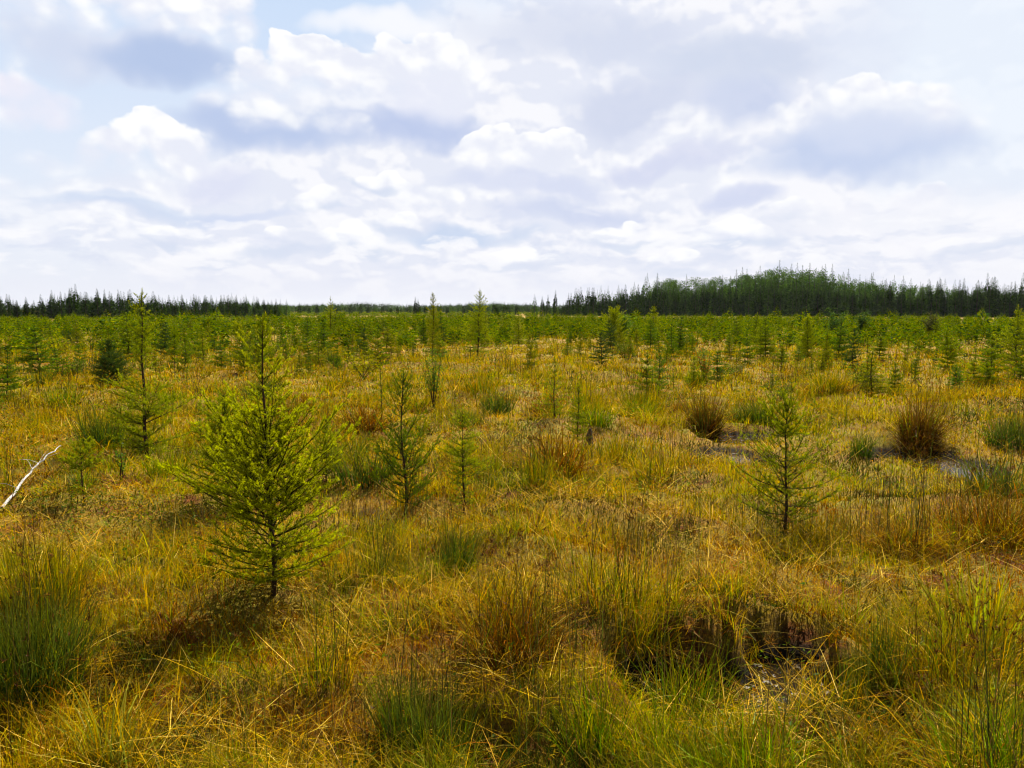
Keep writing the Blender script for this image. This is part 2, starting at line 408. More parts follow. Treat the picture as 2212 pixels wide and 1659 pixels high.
# ------------------------------------------------------------------ ground + water
def build_ground():
    rad = np.concatenate([[.0], np.geomspace(.6, 3000, 520)])
    a1 = np.linspace(R(-48), R(48), 430)
    a2 = np.linspace(R(48), R(312), 60)[1:-1]
    ang = np.concatenate([a1, a2]); n = len(ang)
    Rr, Aa = np.meshgrid(rad[1:], ang, indexing='ij')
    X = np.sin(Aa) * Rr; Y = np.cos(Aa) * Rr
    Z = hterrain(X, Y)
    V = np.concatenate([[[0, 0, float(hterrain(0, 0))]], np.stack([X, Y, Z], -1).reshape(-1, 3)])
    m = len(rad) - 1
    i = np.arange(m - 1)[:, None] * n + 1; j = np.arange(n)[None]; k = (j + 1) % n
    Fq = np.stack([i + j, i + k, i + n + k, i + n + j], -1).reshape(-1, 4)[:, ::-1]
    j = np.arange(n); F3 = np.stack([np.zeros(n, int), (j + 1) % n + 1, j + 1], -1)
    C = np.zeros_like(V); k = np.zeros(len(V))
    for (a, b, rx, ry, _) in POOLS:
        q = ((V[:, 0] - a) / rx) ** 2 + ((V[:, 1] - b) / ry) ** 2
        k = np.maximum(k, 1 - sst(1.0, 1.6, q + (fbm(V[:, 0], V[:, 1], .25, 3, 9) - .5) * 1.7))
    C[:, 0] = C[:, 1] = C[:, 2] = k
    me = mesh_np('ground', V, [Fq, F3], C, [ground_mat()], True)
    tag(link('ground', me), 'hummocky orange and brown bog moss ground', kind='structure')
build_ground()
def build_water():
    mat = water_mat()
    V = []; Fc = []
    xs = [-30, 30]; ys = [-5, 30]
    V = [(-30, -5, 0), (30, -5, 0), (30, 30, 0), (-30, 30, 0)]
    me = mesh_np('water', np.array(V), np.array([[0, 1, 2, 3]]), None, [mat])
    tag(link('water', me), 'dark standing bog water in small pools', kind='structure')
build_water()

# ------------------------------------------------------------------ blades
def blades(P, L, az, th0, bend, wid, C, K=3, tipc=None):
    """bunch of tapering curved blades. P (n,3) roots, L length, az heading, th0 lean at root, bend extra lean at tip"""
    n = len(P)
    s = np.linspace(0, 1, K + 1)
    pts = np.zeros((n, K + 1, 3)); pts[:, 0] = P
    th = th0[:, None] + bend[:, None] * (((np.arange(K) + .5) / K) ** 1.4)[None]
    dl = (L / K)[:, None]
    dr = np.cumsum(np.sin(th) * dl, 1); dz = np.cumsum(np.cos(th) * dl, 1)
    pts[:, 1:, 0] = P[:, 0, None] + dr * np.sin(az)[:, None]
    pts[:, 1:, 1] = P[:, 1, None] + dr * np.cos(az)[:, None]
    pts[:, 1:, 2] = P[:, 2, None] + dz
    tw = az + rng.uniform(-1.3, 1.3, n)
    side = np.stack([np.cos(tw), -np.sin(tw), np.zeros(n)], -1)
    w = (wid[:, None] * .5 * (1 - s[None, :K] ** 1.6 * .75))
    Lf = pts[:, :K] - side[:, None] * w[..., None]; Rt = pts[:, :K] + side[:, None] * w[..., None]
    V = np.concatenate([np.stack([Lf, Rt], 2).reshape(n, 2 * K, 3), pts[:, K:]], 1)   # 2K+1 verts
    st = (2 * K + 1); b = (np.arange(n) * st)[:, None]
    q = []
    for k in range(K - 1): q.append(np.stack([b[:, 0] + 2 * k, b[:, 0] + 2 * k + 1, b[:, 0] + 2 * k + 3, b[:, 0] + 2 * k + 2], -1))
    F4 = np.concatenate(q) if q else np.zeros((0, 4), int)
    F3 = np.stack([b[:, 0] + 2 * K - 2, b[:, 0] + 2 * K - 1, b[:, 0] + 2 * K], -1)
    Cc = np.repeat(C[:, None], st, 1)
    if tipc is not None:
        f = np.concatenate([np.repeat(s[:K], 2), [1.0]]) ** 2
        Cc = Cc * (1 - f[None, :, None] * tipc[1]) + np.asarray(tipc[0])[None, None] * f[None, :, None] * tipc[1]
    return V.reshape(-1, 3), F4, F3, Cc.reshape(-1, 3)
def join(parts):
    V = []; A = []; B = []; C = []; n = 0
    for v, f4, f3, c in parts:
        V.append(v); A.append(f4 + n); B.append(f3 + n); C.append(c); n += len(v)
    return np.concatenate(V), [np.concatenate(A), np.concatenate(B)], np.concatenate(C)
def scatter(n, d0, d1, power=2.0, amax=39):
    """random ground points, density falling with distance**power"""
    a = rng.uniform(-R(amax), R(amax), n)
    u = rng.random(n)
    if abs(power - 2) < 1e-6: d = d0 * (d1 / d0) ** u
    else:
        e = 2 - power; d = (d0 ** e + u * (d1 ** e - d0 ** e)) ** (1 / e)
    # the near ground goes on beyond the sides of the view
    m = int(n * .30); a2 = rng.uniform(R(amax), R(62), m) * rng.choice([-1, 1], m); lo, hi = d0, min(d1, 13.0)
    if abs(power - 2) < 1e-6: d2 = lo * (hi / lo) ** rng.random(m)
    else: d2 = (lo ** e + rng.random(m) * (hi ** e - lo ** e)) ** (1 / e)
    a = np.concatenate([a, a2]); d = np.concatenate([d, d2])
    return np.sin(a) * d, np.cos(a) * d
def pal(n, cols, w):
    c = np.array(cols)[rng.choice(len(cols), n, p=np.array(w) / sum(w))]
    return c * rng.uniform(.35, 1.65, (n, 1)) * rng.uniform(.93, 1.07, (n, 3))
GOLD = (.47, .28, .005); YG = (.33, .28, .005); GRN = (.10, .155, .010); DGR = (.03, .08, .012)
TAN = (.44, .26, .028); PALE = (.68, .48, .11); RUST = (.30, .10, .010); BRN = (.10, .045, .010); LIME = (.46, .43, .010); RED = (.22, .05, .01)

LIMEZ = [(1850, 1250, .9, .45), (2000, 1080, 1.6, .8), (1330, 1050, .6, .5), (1150, 1650, .5, .2), (250, 1260, .45, .25), (1900, 930, 1.8, 1.0), (960, 1000, .9, .7), (380, 1080, .4, .5), (1420, 920, .9, 1.2), (560, 1640, .4, .2)]
def mixcol(x, y, n):
    """colour of the ground plants by patch: lime / gold / rust patches with their own outlines"""
    a = fbm(x, y, 2.2, 3, 31); b = fbm(x, y, .8, 3, 41); c = fbm(x, y, 5.5, 3, 51)
    kd = sst(.54, .60, fbm(x, y, .7, 3, 161) + rng.normal(0, .02, n))[:, None]
    kz = np.zeros(n)
    for (px, py, rx, ry) in LIMEZ:
        u, v = flat(px, py); kz = np.maximum(kz, np.exp(-((x - u) / rx) ** 2 - ((y - v) / ry) ** 2))
    a = a + .12 * kz; b = b - .10 * kz + .07 * (1 - sst(4, 8, np.hypot(x, y)))
    g = pal(n, [GOLD, YG, TAN, RUST], [5, 5, 1, 1])
    l = pal(n, [LIME, YG, GRN, GOLD], [4, 3, 2, 2])
    r = pal(n, [RUST, BRN, TAN, GOLD, RED], [4, 2.5, 2, 2, 1])
    kl = sst(.48, .56, a * .6 + b * .4 + rng.normal(0, .04, n))[:, None]; kr = sst(.53, .59, b * .6 + c * .4 + rng.normal(0, .04, n))[:, None]
    o = (g * (1 - kl) + l * kl) * (1 - kr) + r * kr
    o = o * (1 - kd) + pal(n, [(.03, .045, .006), (.06, .03, .008), DGR, (.10, .085, .01)], [3, 3, 2, 1.5]) * kd
    return o, kl[:, 0], kr[:, 0]

LOWS = [(560, 1450, .75, .45, .9), (330, 1250, .6, .35, .8), (1850, 1270, 1.0, .5, .6), (1320, 960, 1.6, .8, .7), (1950, 1080, 1.3, .7, .75), (2050, 960, 1.8, 1.1, .85),
                                (1620, 980, 1.4, .9, .75), (200, 1030, 1.0, .7, .5), (1000, 1500, .5, .2, .5), (430, 1600, .5, .2, .7), (440, 1420, .75, .5, 1.0), (560, 1340, .5, .35, .98), (640, 1570, .8, .3, .9), (300, 1120, .8, .9, .75), (330, 1010, .9, .7, .6), (1120, 1180, .6, .4, .5), (1000, 980, 1.0, .8, .5)]
def build_cover():
    # 1 short curly carpet
    n = 420000
    x, y = scatter(n, 1.6, 45, 2.2); n = len(x)
    w = wet(x, y); keep = rng.random(n) > w * .985; x, y = x[keep], y[keep]; n = len(x)
    d = np.hypot(x, y); z = hterrain(x, y)
    C, kl, kr = mixcol(x, y, n)
    for (px, py, rx, ry) in [(470, 1400, .6, .32), (330, 1560, .35, .2), (780, 1250, .3, .2), (660, 1590, .5, .2), (1780, 1140, .5, .3), (1230, 1010, .6, .4), (1075, 880, .9, .7), (2150, 1260, .4, .3), (60, 1640, .5, .15)]:
        a, b = flat(px, py); k_ = np.exp(-((x - a) / rx) ** 2 - ((y - b) / ry) ** 2) > rng.uniform(.25, .9, n)
        C[k_] = pal(int(k_.sum()), [RUST, BRN, GOLD, (.30, .12, .01), RED], [4, 2, 2, 3, 1.5])
    L = rng.uniform(.04, .12, n) * (1 + .5 * sst(6, 25, d)) * (1 + .5 * kl) * (1 - .35 * kr)
    V, F4, F3, Cc = blades(np.stack([x, y, z - .01], -1), L, rng.uniform(0, 2 * PI, n), rng.uniform(.1, 1.25, n), rng.uniform(-.3, 1.3, n),
                           np.maximum(.0026, .0008 * d) * rng.uniform(.7, 1.5, n), C, 2)
    o = link('moss', mesh_np('moss', V, [F4, F3], Cc, [M_moss]))
    tag(o, 'low carpet of golden, lime and rust bog moss and fine grass', kind='stuff')
    # 2 sedge: knee high, clumped
    n = 430000
    x, y = scatter(n, 1.8, 130, 2.0); n = len(x)
    d = np.hypot(x, y)
    cl = fbm(x, y, .9, 2, 61) * .5 + fbm(x, y, .33, 2, 71) * .5
    big = fbm(x, y, 3.5, 2, 81)
    dens = sst(.45, .62, cl * .75 + big * .25 + .07 * sst(6, 16, d))
    dens = np.maximum(dens, .04) * (1 - wet(x, y))
    # short-cropped mossy places near the camera and around the pools
    for (px, py, rx, ry, k) in LOWS:
        a, b = flat(px, py); dens = dens * (1 - k * np.exp(-((x - a) / rx) ** 2 - ((y - b) / ry) ** 2))
    for (px, py, rx, ry, k) in FLATS:
        a, b = flat(px, py); dens = dens * (1 - k * (1 - sst(.6, 1.25, ((x - a) / rx) ** 2 + ((y - b) / ry) ** 2)))
    keep = rng.random(n) < dens; x, y, d, cl = x[keep], y[keep], d[keep], cl[keep]; n = len(x)
    z = hterrain(x, y)
    q = fbm(x, y, 1.1, 2, 91)
    hgt = (.07 + .22 * sst(.46, .62, cl)) * (1 + .25 * sst(7, 20, d)) * rng.uniform(.5, 1.3, n)
    C = pal(n, [YG, GOLD, GRN, TAN, LIME, RUST], [4, 4, 2.2, 2.5, 1.2, .8])
    kg = (sst(.51, .57, q + rng.normal(0, .03, n)) * .9)[:, None]
    C = C * (1 - kg) + pal(n, [GRN, DGR, YG], [4, 2.5, 2]) * kg
    kb = (sst(.57, .63, fbm(x, y, 1.6, 3, 171) + rng.normal(0, .02, n)) * .8)[:, None]; C = C * (1 - kb) + pal(n, [BRN, (.16, .08, .012), DGR, TAN], [3, 3, 2, 1]) * kb
    kz = np.zeros(n)
    for (px, py, rx, ry) in LIMEZ:
        u, v = flat(px, py); kz = np.maximum(kz, np.exp(-((x - u) / rx) ** 2 - ((y - v) / ry) ** 2))
    kz = (kz * .7)[:, None]; C = C * (1 - kz) + pal(n, [LIME, YG, GRN], [3, 4, 2]) * kz
    # mid field is a flatter, drier gold
    km = (sst(7, 16, d) * .42)[:, None]; C = C * (1 - km) + pal(n, [GOLD, YG, TAN, GRN], [5, 4, 2, 1.3]) * km
    # dwarf shrubs and young trees thicken into green further out
    kf = (sst(32, 60, d) * .75)[:, None]; C = C * (1 - kf) + pal(n, [GRN, YG, DGR], [4, 3, 1]) * kf
    V, F4, F3, Cc = blades(np.stack([x, y, z - .01], -1), hgt, rng.uniform(0, 2 * PI, n), np.abs(rng.normal(0, .5, n)), np.where(rng.random(n) < .45, rng.uniform(1.0, 2.7, n), rng.uniform(.1, 1.2, n)),
                           np.maximum(.0040, .00075 * d) * rng.uniform(.7, 1.5, n), C, 3, (TAN, .35))
    o = link('grass', mesh_np('grass', V, [F4, F3], Cc, [M_grass]))
    tag(o, 'yellow green sedge and grass covering the open bog', kind='stuff')
    # 3 dead straw, lying and bent
    n = 62000
    x, y = scatter(n, 2.0, 40, 2.2); n = len(x)
    b = fbm(x, y, .9, 3, 41) * .6 + fbm(x, y, .4, 2, 101) * .4
    keep = rng.random(n) < sst(.42, .62, b) * (1 - .6 * wet(x, y)) + .1; x, y = x[keep], y[keep]; n = len(x); d = np.hypot(x, y)
    z = hterrain(x, y)
    C = pal(n, [TAN, PALE, GOLD, BRN], [4, 1.6, 2.5, 2])
    V, F4, F3, Cc = blades(np.stack([x, y, z + rng.uniform(0, .09, n)], -1), rng.uniform(.12, .45, n), rng.uniform(0, 2 * PI, n), rng.uniform(.8, 1.5, n), rng.uniform(-.2, .7, n),
                           np.maximum(.0028, .0006 * d) * rng.uniform(.7, 1.4, n), C, 3)
    o = link('straw', mesh_np('straw', V, [F4, F3], Cc, [M_straw]))
    tag(o, 'pale dead straw lying bent among the green sedge', kind='stuff')
    # 4 thin upright rush stems with brown seed heads
    n = 15000
    x, y = scatter(n, 3.2, 60, 1.8); n = len(x)
    cl = fbm(x, y, 1.3, 2, 111)
    pr = sst(.50, .66, cl) + .03
    for (px, py, rx, ry, k) in LOWS:
        a, b = flat(px, py); pr = pr * (1 - k * np.exp(-((x - a) / rx) ** 2 - ((y - b) / ry) ** 2))
    keep = (rng.random(n) < pr) & (wet(x, y) < .5); x, y = x[keep], y[keep]; n = len(x); d = np.hypot(x, y)
    z = hterrain(x, y); P = np.stack([x, y, z], -1)
    L = rng.uniform(.3, .72, n); az = rng.uniform(0, 2 * PI, n); th = np.abs(rng.normal(0, .14, n)); be = rng.uniform(-.1, .25, n)
    C = pal(n, [(.05, .04, .012), (.06, .075, .012), (.10, .06, .02)], [3, 3, 2])
    wd = np.maximum(.0032, .00055 * d) * rng.uniform(.8, 1.2, n)
    g = blades(P, L, az, th, be, wd, C, 3)
    tips = g[0].reshape(n, 7, 3)[:, 6]
    sel = rng.random(n) < .7; tp = tips[sel]; k = len(tp); ds = np.hypot(tp[:, 0], tp[:, 1])
    heads = []
    for r_ in range(6):
        heads.append(blades(tp - [0, 0, .012], rng.uniform(.012, .035, k), rng.uniform(0, 2 * PI, k), rng.uniform(.1, 1.5, k), rng.uniform(0, .6, k),
                            np.maximum(.006, .0007 * ds), pal(k, [(.07, .03, .01), (.13, .06, .018), (.04, .02, .008)], [2, 2, 1]), 1))
    V, Fs, Cc = join([g] + heads)
    o = link('rushes', mesh_np('rushes', V, Fs, Cc, [M_rush]))
    tag(o, 'scattered dark upright rush stems with small brown heads', kind='stuff')
build_cover()

# ------------------------------------------------------------------ tussocks
def tussock(name, px, py, rad, hgt, n, cols, wts, label, cat='sedge tussock', lean=(0, 0), spread=.5, bend=.9, wid=.004, stalks=0, sh=.7, straw=0, group='sedge tussocks on the bog', heads=True, rise=.06):
    p = at(px, py); e = bpy.data.objects.new(name, None); SC.collection.objects.link(e); e.location = p
    e.empty_display_size = .1; tag(e, label, cat, group)
    d = p.length
    def roots(m, rr):
        a = rng.uniform(0, 2 * PI, m); r = rr * np.sqrt(rng.random(m)); x = r * np.cos(a); y = r * np.sin(a) * .8
        z = rise * (1 - (r / rr) ** 2) - .02 + np.clip(hterrain(x + p.x, y + p.y) - p.z, -.15, .15)
        return x, y, np.maximum(z, -p.z - .03), a, r / rr
    x, y, z, a, rn = roots(n, rad)
    az = np.arctan2(x + lean[0] * rad + rng.normal(0, .7 * rad, n), y + lean[1] * rad + rng.normal(0, .7 * rad, n))
    L = hgt * rng.uniform(.3, 1.18, n)
    wd = max(wid, .00055 * d)
    g = blades(np.stack([x, y, z], -1), L, az, .04 + .75 * spread * rn * rng.uniform(.2, 1.3, n), rng.uniform(.05, 1, n) ** 2 * bend * 1.9, np.full(n, wd) * rng.uniform(.6, 1.4, n), pal(n, cols, wts), 4, (TAN, .3))
    V, Fs, Cc = join([g]); link('blades', mesh_np('blades', V, Fs, Cc, [M_rush]), e)
    if straw:
        x, y, z, a, rn = roots(straw, rad * 1.15)
        g = blades(np.stack([x, y, z + rng.uniform(0, .05, straw)], -1), hgt * rng.uniform(.4, .95, straw), np.arctan2(x, y) + rng.normal(0, .5, straw), rng.uniform(.5, 1.3, straw), rng.uniform(.3, 1.4, straw),
                   np.full(straw, wd) * rng.uniform(.6, 1.3, straw), pal(straw, [TAN, BRN, RUST, PALE, (.05, .025, .01)], [3, 3, 2, .8, 2]), 4)
        V, Fs, Cc = join([g]); link('dead_blades', mesh_np('dead_blades', V, Fs, Cc, [M_straw]), e)
    if stalks:
        x, y, z, a, rn = roots(stalks, rad * .9)
        g = blades(np.stack([x, y, z], -1), sh * rng.uniform(.7, 1.1, stalks), a * 0 + rng.uniform(0, 2 * PI, stalks), np.abs(rng.normal(0, .12, stalks)), rng.uniform(-.05, .25, stalks),
                   np.full(stalks, max(.0048, .0006 * d)), pal(stalks, [(.05, .055, .012), (.04, .03, .01), (.09, .06, .02)], [3, 2, 1]), 4)
        gv = g[0].reshape(stalks, 9, 3); gc = g[3].reshape(stalks, 9, 3); one4 = np.array([[0, 1, 3, 2], [2, 3, 5, 4], [4, 5, 7, 6]]); one3 = np.array([[6, 7, 8]])
        for q in range(stalks):
            o = link('stem', mesh_np('stem', gv[q], [one4, one3], gc[q], [M_rush]), e)
            if not heads or rng.random() < .25: continue
            m = 16; tp = np.repeat(gv[q, 8][None], m, 0) + rng.normal(0, .006, (m, 3)) - [0, 0, .01]
            h = blades(tp, rng.uniform(.012, .04, m), rng.uniform(0, 2 * PI, m), rng.uniform(.1, 1.8, m), rng.uniform(0, .8, m), np.full(m, max(.004, .0006 * d)), pal(m, [(.10, .045, .012), (.16, .08, .02), (.05, .025, .01)], [2, 1.5, 1]), 2)
            link('seed_head', mesh_np('seed_head', h[0], [h[1], h[2]], h[3], [M_head]), o)
    return e
G_D = ([DGR, GRN, (.05, .10, .015)], [4, 2, 3]); G_L = ([GRN, YG, (.10, .2, .012), LIME], [4, 2, 4, 1]); G_B = ([BRN, (.14, .055, .012), RUST, GRN], [3, 3, 1.2, 1.5]); G_M = ([GRN, YG, GOLD, TAN], [3, 3, 1, 1])
TUS = [
 (920, 1545, .20, .42, 900, *G_D, 'dark green rush tussock rising from the straw below the biggest tamarack', dict(straw=350, stalks=14, sh=.8, spread=.3, bend=.5)),
 (1600, 1745, .24, .38, 560, *G_L, 'bright green arching sedge clump at the bottom edge by the dark pools', dict(lean=(-.6, .2), bend=1.3, spread=.7, stalks=8, sh=.7)),
 (60, 1500, .24, .55, 1300, *G_D, 'tall green rush clump crowding the lower left corner', dict(straw=300, stalks=30, sh=.75, spread=.3, bend=.7)),
 (90, 1330, .22, .50, 900, *G_M, 'green and yellow rush clump behind the lower left corner one', dict(straw=200, stalks=30, sh=.75, spread=.3)),
 (1985, 952, .24, .74, 900, [(.07, .03, .01), BRN, (.14, .06, .015), GRN], [4, 3, 1.5, 1], 'big brown domed tussock standing at the far edge of the right pool', dict(straw=380, bend=1.9, spread=.38, rise=.15)),
 (1522, 925, .24, .70, 700, [(.07, .035, .01), BRN, (.14, .06, .015), DGR], [4, 3, 1.5, 3], 'tall dark tussock left of the narrow gap at the middle pool', dict(straw=300, bend=1.0, spread=.45, rise=.12)),
 (1625, 935, .36, .48, 800, *G_D, 'low dark green tussock overhanging the back of the middle pool', dict(lean=(-.3, -.2), bend=1.2, spread=.9)),
 (1945, 1190, .24, .34, 260, *G_B, 'collapsed brown straw tussock with tall bare stems on the right', dict(straw=900, stalks=42, sh=.85, bend=1.4, spread=1.0)),
 (2130, 1170, .34, .50, 700, *G_B, 'rusty brown sedge clump at the right edge in front of the pool', dict(straw=500, stalks=30, sh=.62)),
 (1862, 955, .14, .42, 200, *G_D, 'narrow green tuft left of the big brown domed tussock', dict(spread=.3)),
 (820, 1260, .12, .30, 260, *G_D, 'small green tuft just right of the biggest tamarack', dict(stalks=12, sh=.55)),
 (985, 1200, .14, .34, 300, *G_D, 'green tuft with thin stems in the middle of the bog', dict(stalks=14, sh=.6)),
 (1110, 1420, .22, .42, 420, *G_B, 'brown and green sedge clump right of the dark green rush tussock', dict(straw=350, stalks=30, sh=.6)),
 (1345, 1440, .34, .46, 560, *G_M, 'mixed green and brown rush stand above the black water in the foreground', dict(straw=350, stalks=40, sh=.72, spread=.35)),
 (1500, 1420, .22, .42, 380, *G_L, 'green rush clump leaning over the left end of the black bank', dict(stalks=20, sh=.62, straw=150)),
 (2190, 930, .36, .62, 600, *G_D, 'dark green tussock cut by the right edge beyond the pool', dict(stalks=10, sh=.8, bend=1.2)),
 (1160, 1060, .13, .45, 200, *G_M, 'thin upright rush cluster with broad pale blades near the centre', dict(stalks=24, sh=.72)),
 (225, 970, .30, .62, 500, *G_D, 'dark green rush clump left of the tall slender tamarack', dict(stalks=16, sh=.8)),
 (2110, 1410, .20, .50, 170, (.30, .36, .03), None, 'broad bladed pale green plant standing tall on the right', dict(wid=.011, spread=.4, bend=.8)),
 (1390, 895, .38, .62, 600, *G_M, 'yellow green sedge stand with a brown skirt behind the small stump', dict(straw=300, stalks=20, sh=.8, bend=1.2)),
 (1075, 885, .28, .58, 420, *G_D, 'dark green tuft beside a reddish hollow in the middle distance', dict(bend=1.1)),
 (1790, 860, .42, .62, 500, *G_M, 'shaggy olive tussock on the slope left of the big brown domed one', dict(straw=300, bend=1.3)),
 (2060, 1560, .34, .44, 900, *G_M, 'tangled sedge thicket with brown heads in the lower right', dict(straw=420, stalks=60, sh=.52, bend=1.5, spread=.8)),
 (2160, 1720, .24, .42, 500, *G_L, 'long bladed green and tan sedge clump in the bottom right corner', dict(straw=300, stalks=40, sh=.6, bend=1.5, spread=.8)),
 (1880, 1530, .16, .36, 420, *G_D, 'upright dark rushes standing in the foreground water', dict(spread=.15, bend=.3)),
 (1780, 1600, .16, .34, 380, *G_M, 'thin olive rushes standing in the foreground water', dict(spread=.2, bend=.4)),
 (700, 1490, .13, .36, 150, *G_M, 'sparse stand of dark stems between the tamarack shadow and the rush tussock', dict(stalks=16, sh=.62)),
 (250, 1680, .12, .42, 170, (.2, .22, .03), None, 'loose yellow green blades bending over rusty moss at lower left', dict(bend=1.2, wid=.006, stalks=5)),
 (1290, 1620, .14, .34, 200, *G_L, 'small fan of fresh green blades left of the black hollow', dict(bend=.8, spread=.8)),
 (1420, 1640, .12, .36, 150, *G_L, 'splayed green blade fan rooted in the black hollow', dict(bend=.6, spread=.9)),
]
for t_ in TUS:
    if t_[6] is None: px, py, rad, hg, n, c, _, lab, kw = t_; cols, wt = [c, YG, GOLD], [5, 2, 1]
    else: px, py, rad, hg, n, cols, wt, lab, kw = t_
    tussock('sedge_tussock', px, py, rad, hg, n, cols, wt, lab, **kw)

# more tussocks dotted over the bog, copied one by one
TUSG = 'sedge tussocks dotted over the middle of the bog'
TP = [tussock('sedge_tussock', 1106, 900, .26, .48, 260, *c_, 'x', wid=.009, group=TUSG, **kw_) for c_, kw_ in
      [(G_D, dict(bend=1.2)), (G_M, dict(bend=1.4, straw=120)), (G_B, dict(bend=1.6, straw=160)), (G_L, dict(bend=1.3)), (G_M, dict(bend=1.0)), (G_D, dict(bend=1.5, straw=60))]]
TK = ['dark green', 'olive', 'brown', 'bright green', 'yellow green', 'straw skirted']
TSP = []
while len(TSP) < 54:
    a = random.uniform(-R(34), R(34)); d = 8 * (36 / 8) ** random.random(); x, y = math.sin(a) * d, math.cos(a) * d
    if any((x - q[0]) ** 2 + (y - q[1]) ** 2 < (.07 * d) ** 2 for q in TSP): continue
    if float(wet(np.array([x]), np.array([y]))[0]) > .01 or any(((x - flat(f[0], f[1])[0]) / f[2]) ** 2 + ((y - flat(f[0], f[1])[1]) / f[3]) ** 2 < 1.3 for f in FLATS): continue
    TSP.append((x, y, d))
LATER = []        # things whose labels are worded once everything stands
for i, (x, y, d) in enumerate(TSP):
    k = random.randrange(6) if i >= 6 else i
    e = TP[i] if i < 6 else TP[k].copy()
    if i >= 6:
        SC.collection.objects.link(e)
        for ch in TP[k].children:
            c = ch.copy(); SC.collection.objects.link(c); c.parent = e
    s = random.uniform(.45, 1.15); e.location = (x, y, float(hterrain(x, y)) - .03); e.scale = (s * 1.15, s * 1.15, s); e.rotation_euler = (0, 0, random.uniform(0, 6.28))
    LATER.append((e, x, y, TK[k] + ' tussock'))
# ------------------------------------------------------------------ conifer saplings
def needles(P, D, ln, wd, per, C0, C1, tipw, ang=.95):
    """needles round many twig points. P,D (n,3); per needles a point; tipw (n,) 0..1 young-growth share"""
    n = len(P); m = n * per
    Pp = np.repeat(P, per, 0); Dp = np.repeat(D, per, 0); tw = np.repeat(tipw, per)
    up = np.where(np.abs(Dp[:, 2:3]) > .9, np.array([[1.0, 0, 0]]), np.array([[0, 0, 1.0]]))
    A = np.cross(Dp, up); A /= np.linalg.norm(A, axis=1)[:, None] + 1e-9; B = np.cross(Dp, A)
    ph = rng.uniform(0, 2 * PI, m)[:, None]; rd = A * np.cos(ph) + B * np.sin(ph)
    an = rng.normal(ang, .22, m)[:, None]; nd = Dp * np.cos(an) + rd * np.sin(an); nd[:, 2] += .12
    sd_ = np.cross(nd, rng.normal(0, 1, (m, 3))); sd_ /= np.linalg.norm(sd_, axis=1)[:, None] + 1e-9
    l = (ln * rng.uniform(.65, 1.15, m))[:, None]; Pp = Pp + Dp * (rng.uniform(-.5, .5, m)[:, None] * ln * .6)
    V = np.stack([Pp - sd_ * wd * .5, Pp + sd_ * wd * .5, Pp + nd * l], 1).reshape(-1, 3)
    Fc = np.arange(m * 3).reshape(-1, 3)
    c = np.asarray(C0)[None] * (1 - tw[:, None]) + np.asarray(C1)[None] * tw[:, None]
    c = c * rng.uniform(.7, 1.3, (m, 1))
    return V, Fc, np.repeat(c, 3, 0)

